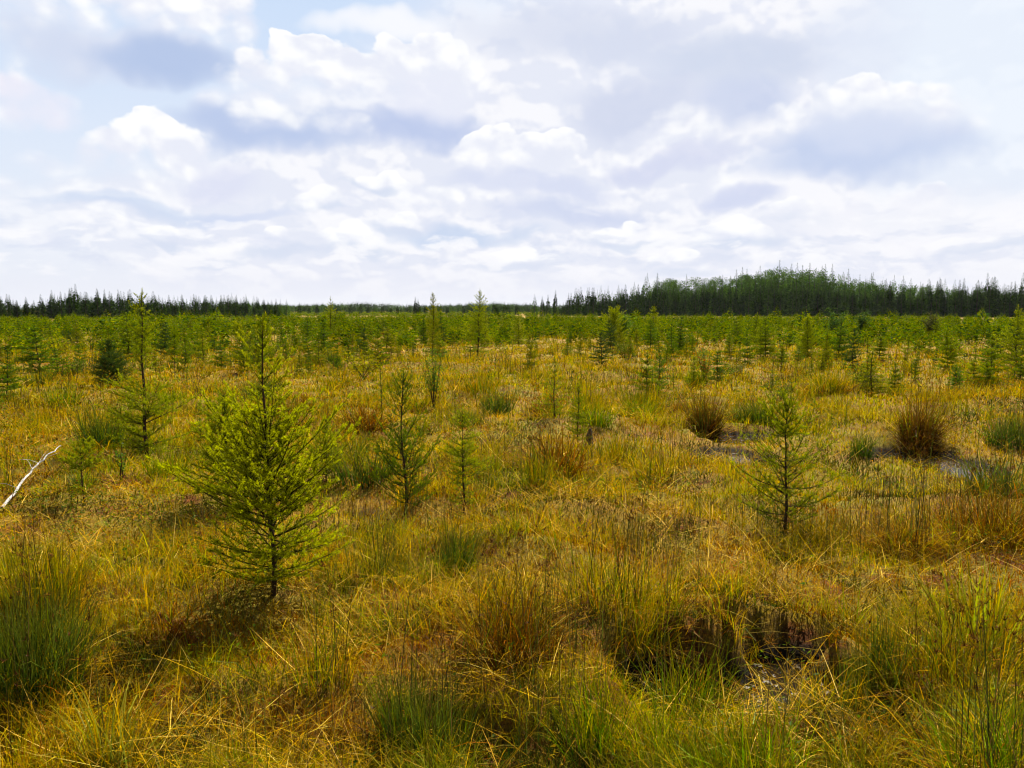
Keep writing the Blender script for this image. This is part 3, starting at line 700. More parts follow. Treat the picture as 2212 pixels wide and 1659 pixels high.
def conifer(H, whorls, seed, lod=0, nl=.022, nw=.0024, C0=(.045, .085, .012), C1=(.20, .27, .02), bark=(.045, .028, .016), twigd=1.0, curve=0.0, r0=None, lean=(0, 0), bare=.12, per=3, step=.008, sub=True, up=.5, subL=.1):
    """whorls: list of (t, count, length, elevation deg, density). returns (wood MB, crown arrays)"""
    rs = np.random.default_rng(seed); wood = MB(); TP = []; TD = []; TW = []
    r0 = r0 or H * .011
    ns = 10; tt = np.linspace(0, 1, ns)
    wob = np.cumsum(rs.normal(0, H * .006, (ns, 2)), 0)
    tr = np.stack([wob[:, 0] + lean[0] * tt * H + curve * H * np.sin(tt * PI), wob[:, 1] + lean[1] * tt * H, tt * H], -1); tr[0, :2] = 0
    wood.tube(tr - [0, 0, .03], r0 * (1 - tt * .9) + .0012, 6 if lod == 0 else 4, bark)
    def tp(t): return np.array([np.interp(t, tt, tr[:, k]) for k in range(3)])
    def strand(p0, dirv, L, upc, dens, tip0, st):
        """a curved shoot carrying needles"""
        m = max(3, int(L / .05) + 2) if lod == 0 else 3
        s = np.linspace(0, 1, m); P = p0 + dirv[None] * (s * L)[:, None]; P[:, 2] += upc * L * s ** 2 * .5
        kq = max(2, int(L / st)); q = (np.arange(kq) + rs.random(kq)) / kq
        q = q[rs.random(kq) < dens]
        if len(q):
            Q = np.stack([np.interp(q, s, P[:, k]) for k in range(3)], -1)
            D = np.repeat(dirv[None], len(q), 0); D[:, 2] += upc * q; D /= np.linalg.norm(D, axis=1)[:, None]
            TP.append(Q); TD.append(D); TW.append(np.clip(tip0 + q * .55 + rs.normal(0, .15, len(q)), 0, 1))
        return P
    for (t, cnt, bl, el, dens) in whorls:
        a0 = rs.uniform(0, 2 * PI)
        for b in range(cnt):
            a = a0 + b * 2 * PI / cnt + rs.normal(0, .25); L = bl * rs.choice([rs.uniform(.35, .8), rs.uniform(.8, 1.2)], p=[.35, .65]); e = R(el + rs.normal(0, 10))
            p0 = tp(min(.995, t + rs.normal(0, .008)))
            dv = np.array([math.sin(a) * math.cos(e), math.cos(a) * math.cos(e), math.sin(e)])
            P = strand(p0, dv, L, up, dens * (.55 if L > .15 else 1), .15, step)
            wood.tube(P, np.linspace(max(.0018, L * .011), .0011, len(P)), 3, bark)
            if not sub or L < subL: continue
            nt = int(L / .042 * twigd)
            sidev = np.cross(dv, [0, 0, 1]); sidev /= np.linalg.norm(sidev) + 1e-9
            for k in range(nt):
                s = bare + (1 - bare) * (k + rs.random() * .7) / nt
                q = np.array([np.interp(s, np.linspace(0, 1, len(P)), P[:, j]) for j in range(3)])
                sg = 1 if k % 2 else -1
                l2 = max(.045, min(.20, L * .5)) * (1.08 - s * .75) * rs.uniform(.55, 1.2)
                bd = dv + np.array([0, 0, up * s]); bd /= np.linalg.norm(bd)
                d2 = bd * .55 + sidev * sg * rs.uniform(.55, .95) + np.array([0, 0, rs.normal(.10, .28)]); d2 /= np.linalg.norm(d2)
                P2 = strand(q, d2, l2, rs.uniform(-.1, .5), dens, .25 + .35 * s, step)
                if lod == 0: wood.tube(P2, np.linspace(.0019, .0008, len(P2)), 3, bark)
                if lod == 0 and l2 > .08 and rs.random() < .8:
                    for j in range(rs.integers(1, 4)):
                        s3 = rs.uniform(.2, .8); q3 = q + (P2[-1] - q) * s3
                        d3 = d2 * .6 + bd * .5 + np.array([0, 0, rs.normal(.1, .35)]); d3 /= np.linalg.norm(d3)
                        strand(q3, d3, l2 * rs.uniform(.3, .55), .2, dens, .45, step)
    # leader shoot with needles
    top = tr[-2:]; dv = (top[1] - top[0]); Lt = np.linalg.norm(dv)
    strand(top[0], dv / Lt, Lt, 0, .8, .3, step)
    P = np.concatenate(TP); D = np.concatenate(TD); W = np.concatenate(TW)
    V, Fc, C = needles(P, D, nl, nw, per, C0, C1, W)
    return wood, (V, Fc, C)
def auto_whorls(H, prof, n, cnt, elev, dens, seed, gap=()):
    rs = np.random.default_rng(seed); out = []
    for i in range(n):
        t = .06 + .90 * (i + rs.random() * .6) / n
        if any(a < t < b for a, b in gap): continue
        L = np.interp(t, [p[0] for p in prof], [p[1] for p in prof]) * H
        out.append((t, int(cnt + rs.integers(-1, 2)), max(.03, L), np.interp(t, [0, .5, 1], elev), dens * (rs.uniform(.8, 1))))
    return out
SAPS = 'young conifers scattered over the bog'
def place_tree(name, wood, crown, loc, label, cat, group=SAPS, rot=0, nmat=None):
    e = bpy.data.objects.new(name, None); SC.collection.objects.link(e); e.location = loc; e.rotation_euler = (0, 0, rot); e.empty_display_size = .2
    tag(e, label, cat, group)
    link('trunk', wood.mesh('trunk', [M_wood]), e)
    link('crown', mesh_np('crown', crown[0], crown[1], crown[2], [nmat or M_needle]), e)
    return e
def height_at(p, toppx, toppy):
    d = ray(toppx, toppy); k = p.y / d.y; return CAMZ + d.z * k - p.z

TAM = 'tamarack_sapling'; SPR = 'spruce_sapling'
# biggest tamarack, its whorls read off the photograph
p = at(590, 1285); H = height_at(p, 597, 688)
wh = [(.975, 3, .05, 45, 1), (.94, 4, .09, 45, 1), (.895, 4, .14, 42, 1), (.855, 3, .10, 30, 1), (.80, 3, .31, 44, .9), (.775, 3, .25, 40, .9), (.74, 2, .10, 25, 1), (.69, 2, .15, 20, .9)]
for i in range(15):
    t = .60 - i * .0385
    L = np.interp(t, [.05, .14, .28, .42, .52, .62], [.34, .52, .62, .56, .42, .20])
    wh.append((t, 7, L * 1.05, np.interp(t, [.05, .35, .6], [8, 28, 42]), .95 if t > .22 else .6))
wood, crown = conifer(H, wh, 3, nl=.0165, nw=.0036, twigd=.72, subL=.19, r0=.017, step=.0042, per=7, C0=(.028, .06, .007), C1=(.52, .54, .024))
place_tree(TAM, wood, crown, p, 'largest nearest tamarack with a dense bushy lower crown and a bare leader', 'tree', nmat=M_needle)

HERO = [  # px base, py base, px top, py top, profile, whorls, count, elev, density, gaps, label, kw
 (492, 1075, 490, 836, [(0, .28), (.4, .36), (.7, .24), (1, .04)], 13, 6, (10, 30, 40), .95, (), 'bushy tamarack half hidden behind the left side of the largest one', {}),
 (705, 1040, 702, 898, [(0, .3), (.4, .32), (1, .05)], 11, 6, (10, 30, 45), .95, (), 'short light green tamarack just right of and behind the largest one', {}),
 (318, 978, 303, 621, [(0, .17), (.22, .30), (.36, .22), (.5, .1), (.72, .12), (.9, .06), (1, .015)], 20, 5, (0, 35, 45), .8, ((.42, .48),), 'tall slender tamarack with a long bare leader rising above the left forest', dict(curve=-.012)),
 (240, 838, 243, 730, [(0, .46), (.35, .42), (.7, .22), (1, .03)], 18, 10, (5, 15, 40), 1.0, (), 'compact dark green spruce standing left of the tall slender tamarack', dict(sp=1)),
 (874, 1112, 870, 800, [(0, .22), (.2, .26), (.45, .24), (.6, .16), (.85, .11), (1, .03)], 15, 5, (-5, 35, 45), .75, ((.56, .66),), 'open crooked tamarack with upcurved limbs in the left centre', dict(curve=-.01, up=1.2, dk=1)),
 (822, 915, 819, 785, [(0, .10), (.5, .15), (1, .04)], 10, 3, (10, 20, 40), .6, (), 'spindly sapling with short stubs left of the open crooked tamarack', {}),
 (1000, 1108, 986, 880, [(0, .16), (.4, .26), (.7, .22), (1, .04)], 14, 5, (0, 15, 40), .7, (), 'thin tamarack with a crooked dark stem at the centre', {}),
 (1197, 925, 1195, 772, [(0, .30), (.3, .34), (.6, .2), (1, .02)], 12, 4, (5, 15, 40), .6, (), 'feathery thin tamarack left of the small stump', {}),
 (1249, 945, 1248, 825, [(0, .22), (.3, .24), (.6, .16), (1, .03)], 11, 6, (0, 15, 40), .9, (), 'small neat tamarack just left of the black stump', {}),
 (184, 1092, 182, 948, [(0, .05), (.4, .14), (.55, .42), (.75, .30), (.85, .2), (1, .04)], 9, 5, (10, 25, 40), 1.0, (), 'small flat topped tamarack beside the fallen white birch pole', {}),
 (433, 950, 434, 868, [(0, .25), (.4, .3), (1, .04)], 9, 5, (0, 20, 40), .8, (), 'short pale sapling between the tall slender and the largest tamarack', {}),
 (441, 792, 440, 700, [(0, .22), (.4, .24), (1, .03)], 12, 6, (5, 20, 40), 1.0, (), 'mid green sapling in the left middle distance above golden sedge', {}),
 (1032, 768, 1032, 622, [(0, .30), (.25, .30), (.5, .19), (.8, .10), (1, .01)], 17, 6, (-5, 20, 45), 1.0, (), 'tallest dark based tamarack in the centre breaking the skyline', {}),
 (937, 752, 934, 632, [(0, .22), (.4, .22), (.8, .10), (1, .02)], 15, 6, (5, 25, 50), .9, (), 'yellowish tamarack breaking the skyline left of the tallest centre one', dict(yel=1)),
 (785, 770, 786, 700, [(0, .34), (.4, .26), (.7, .13), (1, .03)], 13, 7, (0, 10, 40), 1.0, (), 'very dark cone shaped spruce in the centre left middle distance', dict(sp=1)),
 (716, 730, 715, 640, [(0, .2), (.5, .2), (1, .02)], 13, 5, (5, 25, 45), .9, (), 'slim tamarack whose bare tip pokes above the far hill', {}),
 (1422, 855, 1421, 752, [(0, .26), (.4, .24), (1, .03)], 12, 6, (0, 20, 40), .95, (), 'blue green sapling, leftmost of the three before the red leaved shrub', dict(blu=1)),
 (1455, 850, 1453, 778, [(0, .18), (.4, .18), (1, .02)], 10, 4, (0, 20, 40), .8, (), 'thin sapling, middle one of the three before the red leaved shrub', {}),
 (1497, 838, 1495, 766, [(0, .3), (.4, .28), (1, .04)], 10, 6, (0, 20, 40), .9, (), 'spreading dark sapling touching the red leaved shrub', {}),
 (1745, 782, 1745, 680, [(0, .28), (.35, .34), (.7, .2), (1, .03)], 14, 7, (0, 15, 40), 1.0, (), 'broad bright tamarack standing clear on the right of centre', {}),
 (2190, 822, 2189, 658, [(0, .28), (.35, .32), (.7, .16), (1, .02)], 15, 6, (0, 20, 40), .95, (), 'large tamarack at the right edge of the view', {}),
 (1873, 832, 1873, 725, [(0, .38), (.2, .36), (.4, .12), (1, .02)], 12, 5, (0, 15, 40), .9, (), 'low skirted tamarack with a thin spire right of centre', {}),
 (1959, 788, 1959, 720, [(0, .3), (.4, .26), (1, .02)], 10, 5, (0, 10, 40), .7, (), 'little open sapling alone in orange sedge on the right', {}),
 (2102, 830, 2101, 738, [(0, .40), (.3, .34), (.5, .14), (1, .02)], 12, 6, (0, 15, 40), .95, (), 'dark skirted sapling left of the large one at the right edge', {}),
 (2062, 850, 2062, 785, [(0, .26), (.4, .28), (1, .03)], 11, 6, (0, 15, 40), .95, (), 'short blue green sapling before the dark skirted one on the right', dict(blu=1)),
 (1642, 770, 1640, 695, [(0, .28), (.4, .28), (1, .03)], 12, 6, (0, 15, 40), .95, (), 'rounded sapling behind and right of the red leaved shrub', {}),
 (1326, 750, 1326, 668, [(0, .4), (.4, .42), (.8, .3), (1, .08)], 13, 7, (10, 25, 45), 1.0, (), 'wide bushy tamarack cluster head below the left end of the right forest', {}),
 (1411, 738, 1411, 658, [(0, .3), (.4, .28), (1, .03)], 13, 6, (0, 20, 40), 1.0, (), 'pointed green tamarack against the dark right forest', {}),
 (1120, 748, 1118, 672, [(0, .34), (.4, .28), (1, .03)], 12, 6, (0, 15, 40), 1.0, (), 'bushy dark tamarack right of the tallest centre one', {}),
 (517, 752, 515, 682, [(0, .38), (.4, .34), (1, .03)], 12, 6, (0, 15, 40), .95, (), 'wide green sapling behind and left of the largest tamarack', {}),
]
for i, (bx, by, tx, ty, prof, nw_, cnt, elev, dens, gap, lab, kw) in enumerate(HERO):
    p = at(bx, by); H = height_at(p, tx, ty); d = p.length
    sp = kw.pop('sp', 0); yel = kw.pop('yel', 0); blu = kw.pop('blu', 0); dk = kw.pop('dk', 0)
    lod = 0 if d < 13 else 1
    nl = .021 if not sp else .016
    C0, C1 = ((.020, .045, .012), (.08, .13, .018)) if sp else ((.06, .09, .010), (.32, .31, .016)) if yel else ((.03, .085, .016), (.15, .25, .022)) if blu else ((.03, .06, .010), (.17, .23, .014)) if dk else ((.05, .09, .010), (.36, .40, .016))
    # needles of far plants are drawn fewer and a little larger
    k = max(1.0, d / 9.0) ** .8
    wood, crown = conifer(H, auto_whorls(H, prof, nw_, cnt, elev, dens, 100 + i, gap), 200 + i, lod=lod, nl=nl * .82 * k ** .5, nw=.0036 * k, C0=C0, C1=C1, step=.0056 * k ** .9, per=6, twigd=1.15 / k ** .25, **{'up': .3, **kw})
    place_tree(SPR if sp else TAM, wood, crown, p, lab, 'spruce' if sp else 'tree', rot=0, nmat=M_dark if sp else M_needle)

# foreground thin topped, sparse bottomed tamarack by the pool
p = at(1690, 1130); H = height_at(p, 1685, 868)
wh = [(.97, 3, .08, 60, 1), (.92, 4, .18, 55, .9), (.87, 4, .22, 45, 1), (.82, 5, .25, 30, 1), (.77, 5, .26, 15, 1), (.73, 4, .22, 5, .8), (.63, 3, .24, 10, .5)]
for t, L in [(.56, .42), (.50, .5), (.44, .36), (.36, .52), (.30, .40), (.22, .48), (.15, .44), (.09, .40)]:
    wh.append((t, 5, L * 1.0, 14, .30))
wood, crown = conifer(H, wh, 77, nl=.018, nw=.0045, twigd=.8, r0=.014, step=.005, per=6, up=.9, C0=(.04, .07, .010), C1=(.34, .38, .02))
place_tree(TAM, wood, crown, p, 'tamarack by the pool with a tufted green top and nearly bare spreading lower twigs', 'tree')

# ---- the many saplings of the middle distance: variants copied one by one
protos = []
for v in range(12):
    rs = np.random.default_rng(900 + v)
    prof = [[(0, .28), (.35, .26), (.7, .14), (1, .02)], [(0, .2), (.4, .3), (.75, .14), (1, .02)], [(0, .34), (.25, .30), (.5, .12), (1, .02)], [(0, .32), (.5, .26), (1, .05)]][v % 4]
    H = 1.6; dark = v in (5,)
    C0, C1 = ((.022, .05, .012), (.07, .12, .018)) if dark else [((.035, .07, .009), (.21, .26, .013)), ((.03, .07, .010), (.14, .21, .015)), ((.04, .07, .009), (.26, .26, .012))][v % 3]
    wood, crown = conifer(H, auto_whorls(H, prof, 11, 6, (-8, 10, 38), .95, 300 + v, ()), 400 + v, lod=1, nl=.040, nw=.016, C0=C0, C1=C1, step=.020, per=5, twigd=.85, up=.25)
    protos.append((wood.mesh('trunk', [M_wood]), mesh_np('crown', *crown, [M_dark if dark else M_needle]), dark))
spots = []
tries = 0
while len(spots) < 292 and tries < 20000:
    tries += 1
    a = random.uniform(-R(37), R(37)); d = 15 * (78 / 15) ** (random.random() ** .66)
    x, y = math.sin(a) * d, math.cos(a) * d
    g = float(fbm(np.array([x]), np.array([y]), 9, 2, 131)[0])
    if random.random() > sst(.30, .62, g + .004 * (d - 30)): continue
    if d < 22 and random.random() < .6: continue
    if any((x - q[0]) ** 2 + (y - q[1]) ** 2 < (.028 * d) ** 2 for q in spots): continue
    spots.append((x, y, d))
spots.sort(key=lambda q: q[2])
NEARL = {0: 'small tamarack in the open sedge of the middle distance', 1: 'light green young tamarack in the crowded belt before the forest'}
for i, (x, y, d) in enumerate(spots):
    tw, cw, dark = protos[i % 12]
    z = float(hterrain(x, y)); s = random.choice([random.uniform(.3, .6), random.uniform(.5, .85), random.uniform(.7, 1.1)]) * (1.0 if d > 30 else .85) * (1.0 if d < 55 else .85)
    if random.random() < .06: s *= 1.3
    e = bpy.data.objects.new(SPR if dark else TAM, None); SC.collection.objects.link(e)
    e.location = (x, y, z - .02); w_ = random.uniform(.75, 1.35)
    e.rotation_euler = (random.gauss(0, .05), random.gauss(0, .05), random.uniform(0, 6.28)); e.scale = (s * w_, s * w_, s * random.uniform(.85, 1.15))
    e.empty_display_size = .2
    if dark: tag(e, 'small dark spruce dotted among the lighter tamaracks beyond the open sedge', 'spruce', 'dark spruces among the tamaracks')
    else: tag(e, NEARL[0] if d < 34 else NEARL[1], 'tree', 'small tamaracks in the open sedge' if d < 34 else 'young tamaracks in the belt before the forest')
    LATER.append((e, x, y, 'dark spruce' if dark else 'young tamarack'))
    for nm, me in (('trunk', tw), ('crown', cw)):
        o = bpy.data.objects.new(nm, me); SC.collection.objects.link(o); o.parent = e

# far belt of young growth that reads as one mass
def lowtree(n, H, prof, cols, rs, size, droop=0.0):
    """few hundred loose needle sprays filling a crown; returns V,F,C"""
    t = rs.random(n) ** .8; rr = np.interp(t, [q[0] for q in prof], [q[1] for q in prof]) * H
    a = rs.uniform(0, 2 * PI, n); r = rr * np.sqrt(rs.uniform(.05, 1, n))
    P = np.stack([r * np.cos(a), r * np.sin(a), t * H], -1)
    out = np.stack([np.cos(a), np.sin(a), rs.normal(.15 - droop, .35, n)], -1); out /= np.linalg.norm(out, axis=1)[:, None]
    sd_ = np.cross(out, rs.normal(0, 1, (n, 3))); sd_ /= np.linalg.norm(sd_, axis=1)[:, None] + 1e-9
    l = (size * rs.uniform(.6, 1.4, n) * np.where(t > .7, 1.15 - 1.6 * (t - .3), 1.15 - .5 * t).clip(.16))[:, None]
    V = np.stack([P - sd_ * l * .28, P + sd_ * l * .28, P + out * l], 1).reshape(-1, 3)
    c = np.array(cols)[rs.integers(0, len(cols), n)] * rs.uniform(.7, 1.3, (n, 1))
    return V, np.arange(3 * n).reshape(-1, 3), np.repeat(c, 3, 0)
def mass(name, spots_, protos_, label, mat, kind='stuff'):
    V = []; Fc = []; C = []; n = 0
    for (x, y, s, h) in spots_:
        v, f, c = protos_[random.randrange(len(protos_))]
        a = random.uniform(0, 6.28); ca, sa = math.cos(a), math.sin(a)
        z = float(hterrain(x, y))
        vv = np.stack([(v[:, 0] * ca - v[:, 1] * sa) * s + x, (v[:, 0] * sa + v[:, 1] * ca) * s + y, v[:, 2] * h + z - .05], -1)
        V.append(vv.astype(np.float32)); Fc.append(f + n); C.append(c * random.uniform(.8, 1.2)); n += len(v)
    return tag(link(name, mesh_np(name, np.concatenate(V), np.concatenate(Fc), np.concatenate(C), [mat])), label, kind=kind)
rs = np.random.default_rng(55)
TG = [(.17, .22, .014), (.10, .17, .014), (.25, .25, .014), (.035, .075, .012)]
belt = [lowtree(190, 1.6, [(0, .28), (.4, .26), (1, .03)], TG, rs, .22) for _ in range(8)]
sp_ = []
while len(sp_) < 4300:
    a = random.uniform(-R(38), R(38)); d = math.sqrt(random.uniform(50 ** 2, 215 ** 2)); x, y = math.sin(a) * d, math.cos(a) * d
    if random.random() > sst(.28, .6, float(fbm(np.array([x]), np.array([y]), 9, 2, 131)[0]) + .15 * sst(60, 100, d)): continue
    if a > 0.03 and d > 203: continue
    if a < -.24 and d > 178: continue
    s = random.uniform(.5, .95) * (1.45 if random.random() < .1 else 1) * (1 - .68 * sst(95, 185, d)); sp_.append((x, y, s * 1.1, s * random.uniform(.85, 1.15)))
while len(sp_) < 7000:
    a = random.uniform(-R(38), R(38)); d = 34 * (120 / 34) ** (random.random() ** .6); x, y = math.sin(a) * d, math.cos(a) * d
    if random.random() > sst(.44, .60, float(fbm(np.array([x]), np.array([y]), 6, 2, 141)[0]) + .10 * sst(45, 100, d)): continue
    s = random.uniform(.25, .75) * (1.35 if random.random() < .12 else 1); sp_.append((x, y, s * 1.15, s))
for _ in range(1500):
    px = random.uniform(420, 1300); d = random.uniform(200, 400); q = ray(px, 667); x, y = q.x * d, q.y * d
    s = random.uniform(.3, .7); sp_.append((x, y, s * 3, s))
mass('thicket', sp_, belt, 'dense far belt of young tamaracks running up to the forest', M_far)

# ------------------------------------------------------------------ forest
SPC = [(.028, .054, .010), (.020, .040, .008), (.045, .078, .013)]
TMC = [(.06, .12, .018), (.04, .085, .015), (.085, .14, .022)]
BLC = [(.08, .15, .025), (.045, .09, .018), (.12, .19, .03)]
def far_spruce(rs):
    w = rs.uniform(.085, .13); prof = [(0, w * .8), (.2, w), (.6, w * .6), (.84, w * .32), (.91, w * .38), (.97, w * .2), (1, .003)]
    v, f, c = lowtree(760, 1, prof, SPC, rs, .060, .45)
    return v, f, c
def far_tam(rs):
    prof = [(0, .10), (.25, .16), (.6, .10), (.85, .04), (1, .003)]
    v, f, c = lowtree(420, 1, prof, TMC, rs, .062); return v, f, c
def far_leafy(rs):
    V = []; Fc = []; C = []; n = 0
    for _ in range(14):
        a = rs.uniform(0, 6.28); t = rs.uniform(.35, .9); rr = .26 * math.sqrt(max(.05, 1 - ((t - .6) / .42) ** 2)) * rs.uniform(.2, 1)
        m = 55; P = rs.normal(0, 1, (m, 3)); P /= np.linalg.norm(P, axis=1)[:, None]; P *= .10 * rs.random((m, 1)) ** .4
        P += [rr * math.cos(a), rr * math.sin(a), t]
        u = rs.normal(0, 1, (m, 3)); u /= np.linalg.norm(u, axis=1)[:, None]; w = np.cross(u, rs.normal(0, 1, (m, 3))); w /= np.linalg.norm(w, axis=1)[:, None]
        l = .022
        V.append(np.stack([P - u * l, P + w * l * .7, P + u * l], 1).reshape(-1, 3)); Fc.append(np.arange(3 * m).reshape(-1, 3) + n)
        c = np.array(BLC)[rs.integers(0, 3, m)] * rs.uniform(.7, 1.3, (m, 1)); C.append(np.repeat(c, 3, 0)); n += 3 * m
    return np.concatenate(V), np.concatenate(Fc), np.concatenate(C)
def trunk_mesh(h, r, c, bare_top=False):
    b = MB(); b.tube([(0, 0, -.03), (0, 0, .5 * h), (0, 0, h)], [r, r * .6, r * .15], 5, c); return b.mesh('trunk', [M_wood])
rs = np.random.default_rng(66)
FS = [far_spruce(rs) for _ in range(10)]; FT = [far_tam(rs) for _ in range(6)]; FB = [far_leafy(rs) for _ in range(6)]
FSm = [mesh_np('crown', *v, [M_far]) for v in FS]; FTm = [mesh_np('crown', *v, [M_far]) for v in FT]; FBm = [mesh_np('crown', *v, [M_far]) for v in FB]
TRs = trunk_mesh(1.0, .012, (.05, .04, .03)); TRb = trunk_mesh(.75, .014, (.22, .21, .19))
def px_of(x, y, z):
    d = Vector((x, y, z - CAMZ)); c, s = math.cos(PITCH), math.sin(PITCH)
    f = d.y * c - d.z * s; u = d.y * s + d.z * c
    return 1106 + F * d.x / f, 829.5 - F * u / f
def put(name, x, y, h, wmul, crown, trunk, label, cat, group):
    z = float(hterrain(x, y))
    e = bpy.data.objects.new(name, None); SC.collection.objects.link(e); e.location = (x, y, z - .1); e.scale = (h * wmul, h * wmul, h)
    e.rotation_euler = (random.uniform(-.02, .02), random.uniform(-.02, .02), random.uniform(0, 6.28))
    tag(e, label, cat, group)
    if group: FLATER.append((e, x, y, h, label))
    for nm, me in (('trunk', trunk), ('crown', crown)):
        o = bpy.data.objects.new(nm, me); SC.collection.objects.link(o); o.parent = e
# skyline of the photograph: the tops the trees reach, by direction
SKX = [-500, 0, 60, 120, 165, 230, 300, 400, 480, 560, 600]
SKY_L = [645, 640, 650, 633, 630, 634, 634, 644, 640, 650, 656]
RX = [1130, 1200, 1250, 1330, 1420, 1500, 1600, 1680, 1760, 1830, 1900, 1960, 2050, 2120, 2212, 2700]
RFRONT = [652, 646, 638, 631, 625, 621, 617, 615, 617, 620, 623, 626, 614, 606, 606, 604]
RBACK = [666, 650, 637, 616, 600, 599, 587, 575, 577, 590, 594, 612, 616, 612, 608, 606]
def dist_of_px(px): return ray(px, 667)
def forest_point(px, dist):
    d = ray(px, 667); k = dist / math.hypot(d.x, d.y); return d.x * k, d.y * k
FLATER = []
SPL = 'dark narrow black spruce in the front rank of the right forest'
def add_ind(px, dist, top, kind, label, group):
    x, y = forest_point(px, dist); z = float(hterrain(x, y))
    d = ray(px, top); h = CAMZ + d.z * (y / d.y) - z
    if h < 2: h = 2
    i = random.randrange(60)
    if kind == 's': put('black_spruce', x, y, h, random.uniform(.8, 1.25) * (7.5 / h) ** .5, FSm[i % 10], TRs, label, 'spruce', group)
    elif kind == 't': put('tamarack_tree', x, y, h, random.uniform(.8, 1.1), FTm[i % 6], TRs, label, 'tree', group)
    else: put('broadleaf_tree', x, y, h / .98, random.uniform(.8, 1.2), FBm[i % 6], TRb, label, 'tree', group)
# right forest front rank: individuals
n = 170
for i in range(n):
    px = 1215 + (2240 - 1215) * (i + random.random()) / n; dist = random.uniform(205, 222)
    add_ind(px, dist, np.interp(px, RX, RFRONT) + random.choice([random.uniform(-19, -8), random.uniform(-8, 14), random.uniform(-4, 14)]), 's', SPL, 'front rank of the right forest')
for i in range(95):
    px = -30 + 640 * (i + random.random()) / 95; dist = random.uniform(178, 192)
    add_ind(px, dist, np.interp(px, SKX, SKY_L) - 4 + random.uniform(-7, 14), 's', 'dark narrow black spruce in the left forest edge', 'spruces of the left forest edge')
# tamaracks and broadleaf trees showing above the right forest
for i in range(60):
    px = 1240 + 850 * (i + random.random()) / 60
    add_ind(px, random.uniform(232, 262), np.interp(px, RX, RBACK) + random.uniform(-15, 12), 't', 'feathery lighter tamarack rising behind the dark spruces of the right forest', 'tamaracks above the right forest')
for i in range(46):
    px = random.choice([random.uniform(1440, 1560), random.uniform(1600, 1790), random.uniform(1930, 2080), random.uniform(1600, 1750)])
    add_ind(px, random.uniform(262, 292), np.interp(px, RX, RBACK) + random.uniform(-2, 12), 'b', 'rounded leafy tree on the wooded rise behind the spruces', 'leafy trees on the wooded rise')
for i in range(30):
    px = 370 + 250 * (i + random.random()) / 30
    add_ind(px, random.uniform(188, 200), np.interp(px, SKX, SKY_L) - 4 + random.uniform(-8, 8), 't', 'feathery grey green tamarack in the thinning right end of the left forest', 'tamaracks of the left forest')
LONE = [(165, 612, 186, 's', 'tallest thin spruce pair member sticking up from the left forest, right one'), (152, 621, 187, 's', 'thin ragged spruce just left of the tallest in the left forest'), (212, 628, 185, 's', 'bare topped spruce right of the tallest pair in the left forest'),
        (897, 641, 230, 's', 'lone dark spruce on the centre skyline, left of a close pair'), (904, 646, 231, 's', 'small dark spruce touching the lone one on the centre skyline'), (1072, 652, 215, 's', 'dark spruce right of the tallest centre tamarack'),
        (1090, 650, 215, 's', 'second dark spruce right of the tallest centre tamarack'), (1155, 634, 210, 't', 'feathery tamarack alone on the skyline left of the right forest'), (1172, 640, 210, 's', 'pointed dark spruce just right of the feathery skyline tamarack'),
        (1184, 636, 212, 's', 'thicker ragged spruce at the left gap of the right forest'), (1199, 626, 210, 's', 'tall clubbed spruce standing at the left end of the right forest'), (1420, 596, 214, 's', 'tall ragged dark spruce at the left shoulder of the right forest'),
        (1882, 588, 228, 't', 'tall feathery tamarack over the right shoulder of the rise'), (1822, 590, 230, 't', 'feathery tamarack just left of the tall one over the right shoulder'), (2145, 597, 215, 's', 'tallest spiky spruce near the right edge of the forest'),
        (2108, 604, 213, 's', 'spiky spruce left of the tallest one near the right edge')]
for px, top, dist, k, lab in LONE: add_ind(px, dist, top, k, lab, None)
for i in range(26):
    px = 640 + 560 * (i + random.random()) / 26
    add_ind(px, random.uniform(235, 300), 657 + random.uniform(-6, 5) - (6 if random.random() < .2 else 0), 's', 'small dark spruce spiking the far centre skyline', 'spruces of the far centre skyline')
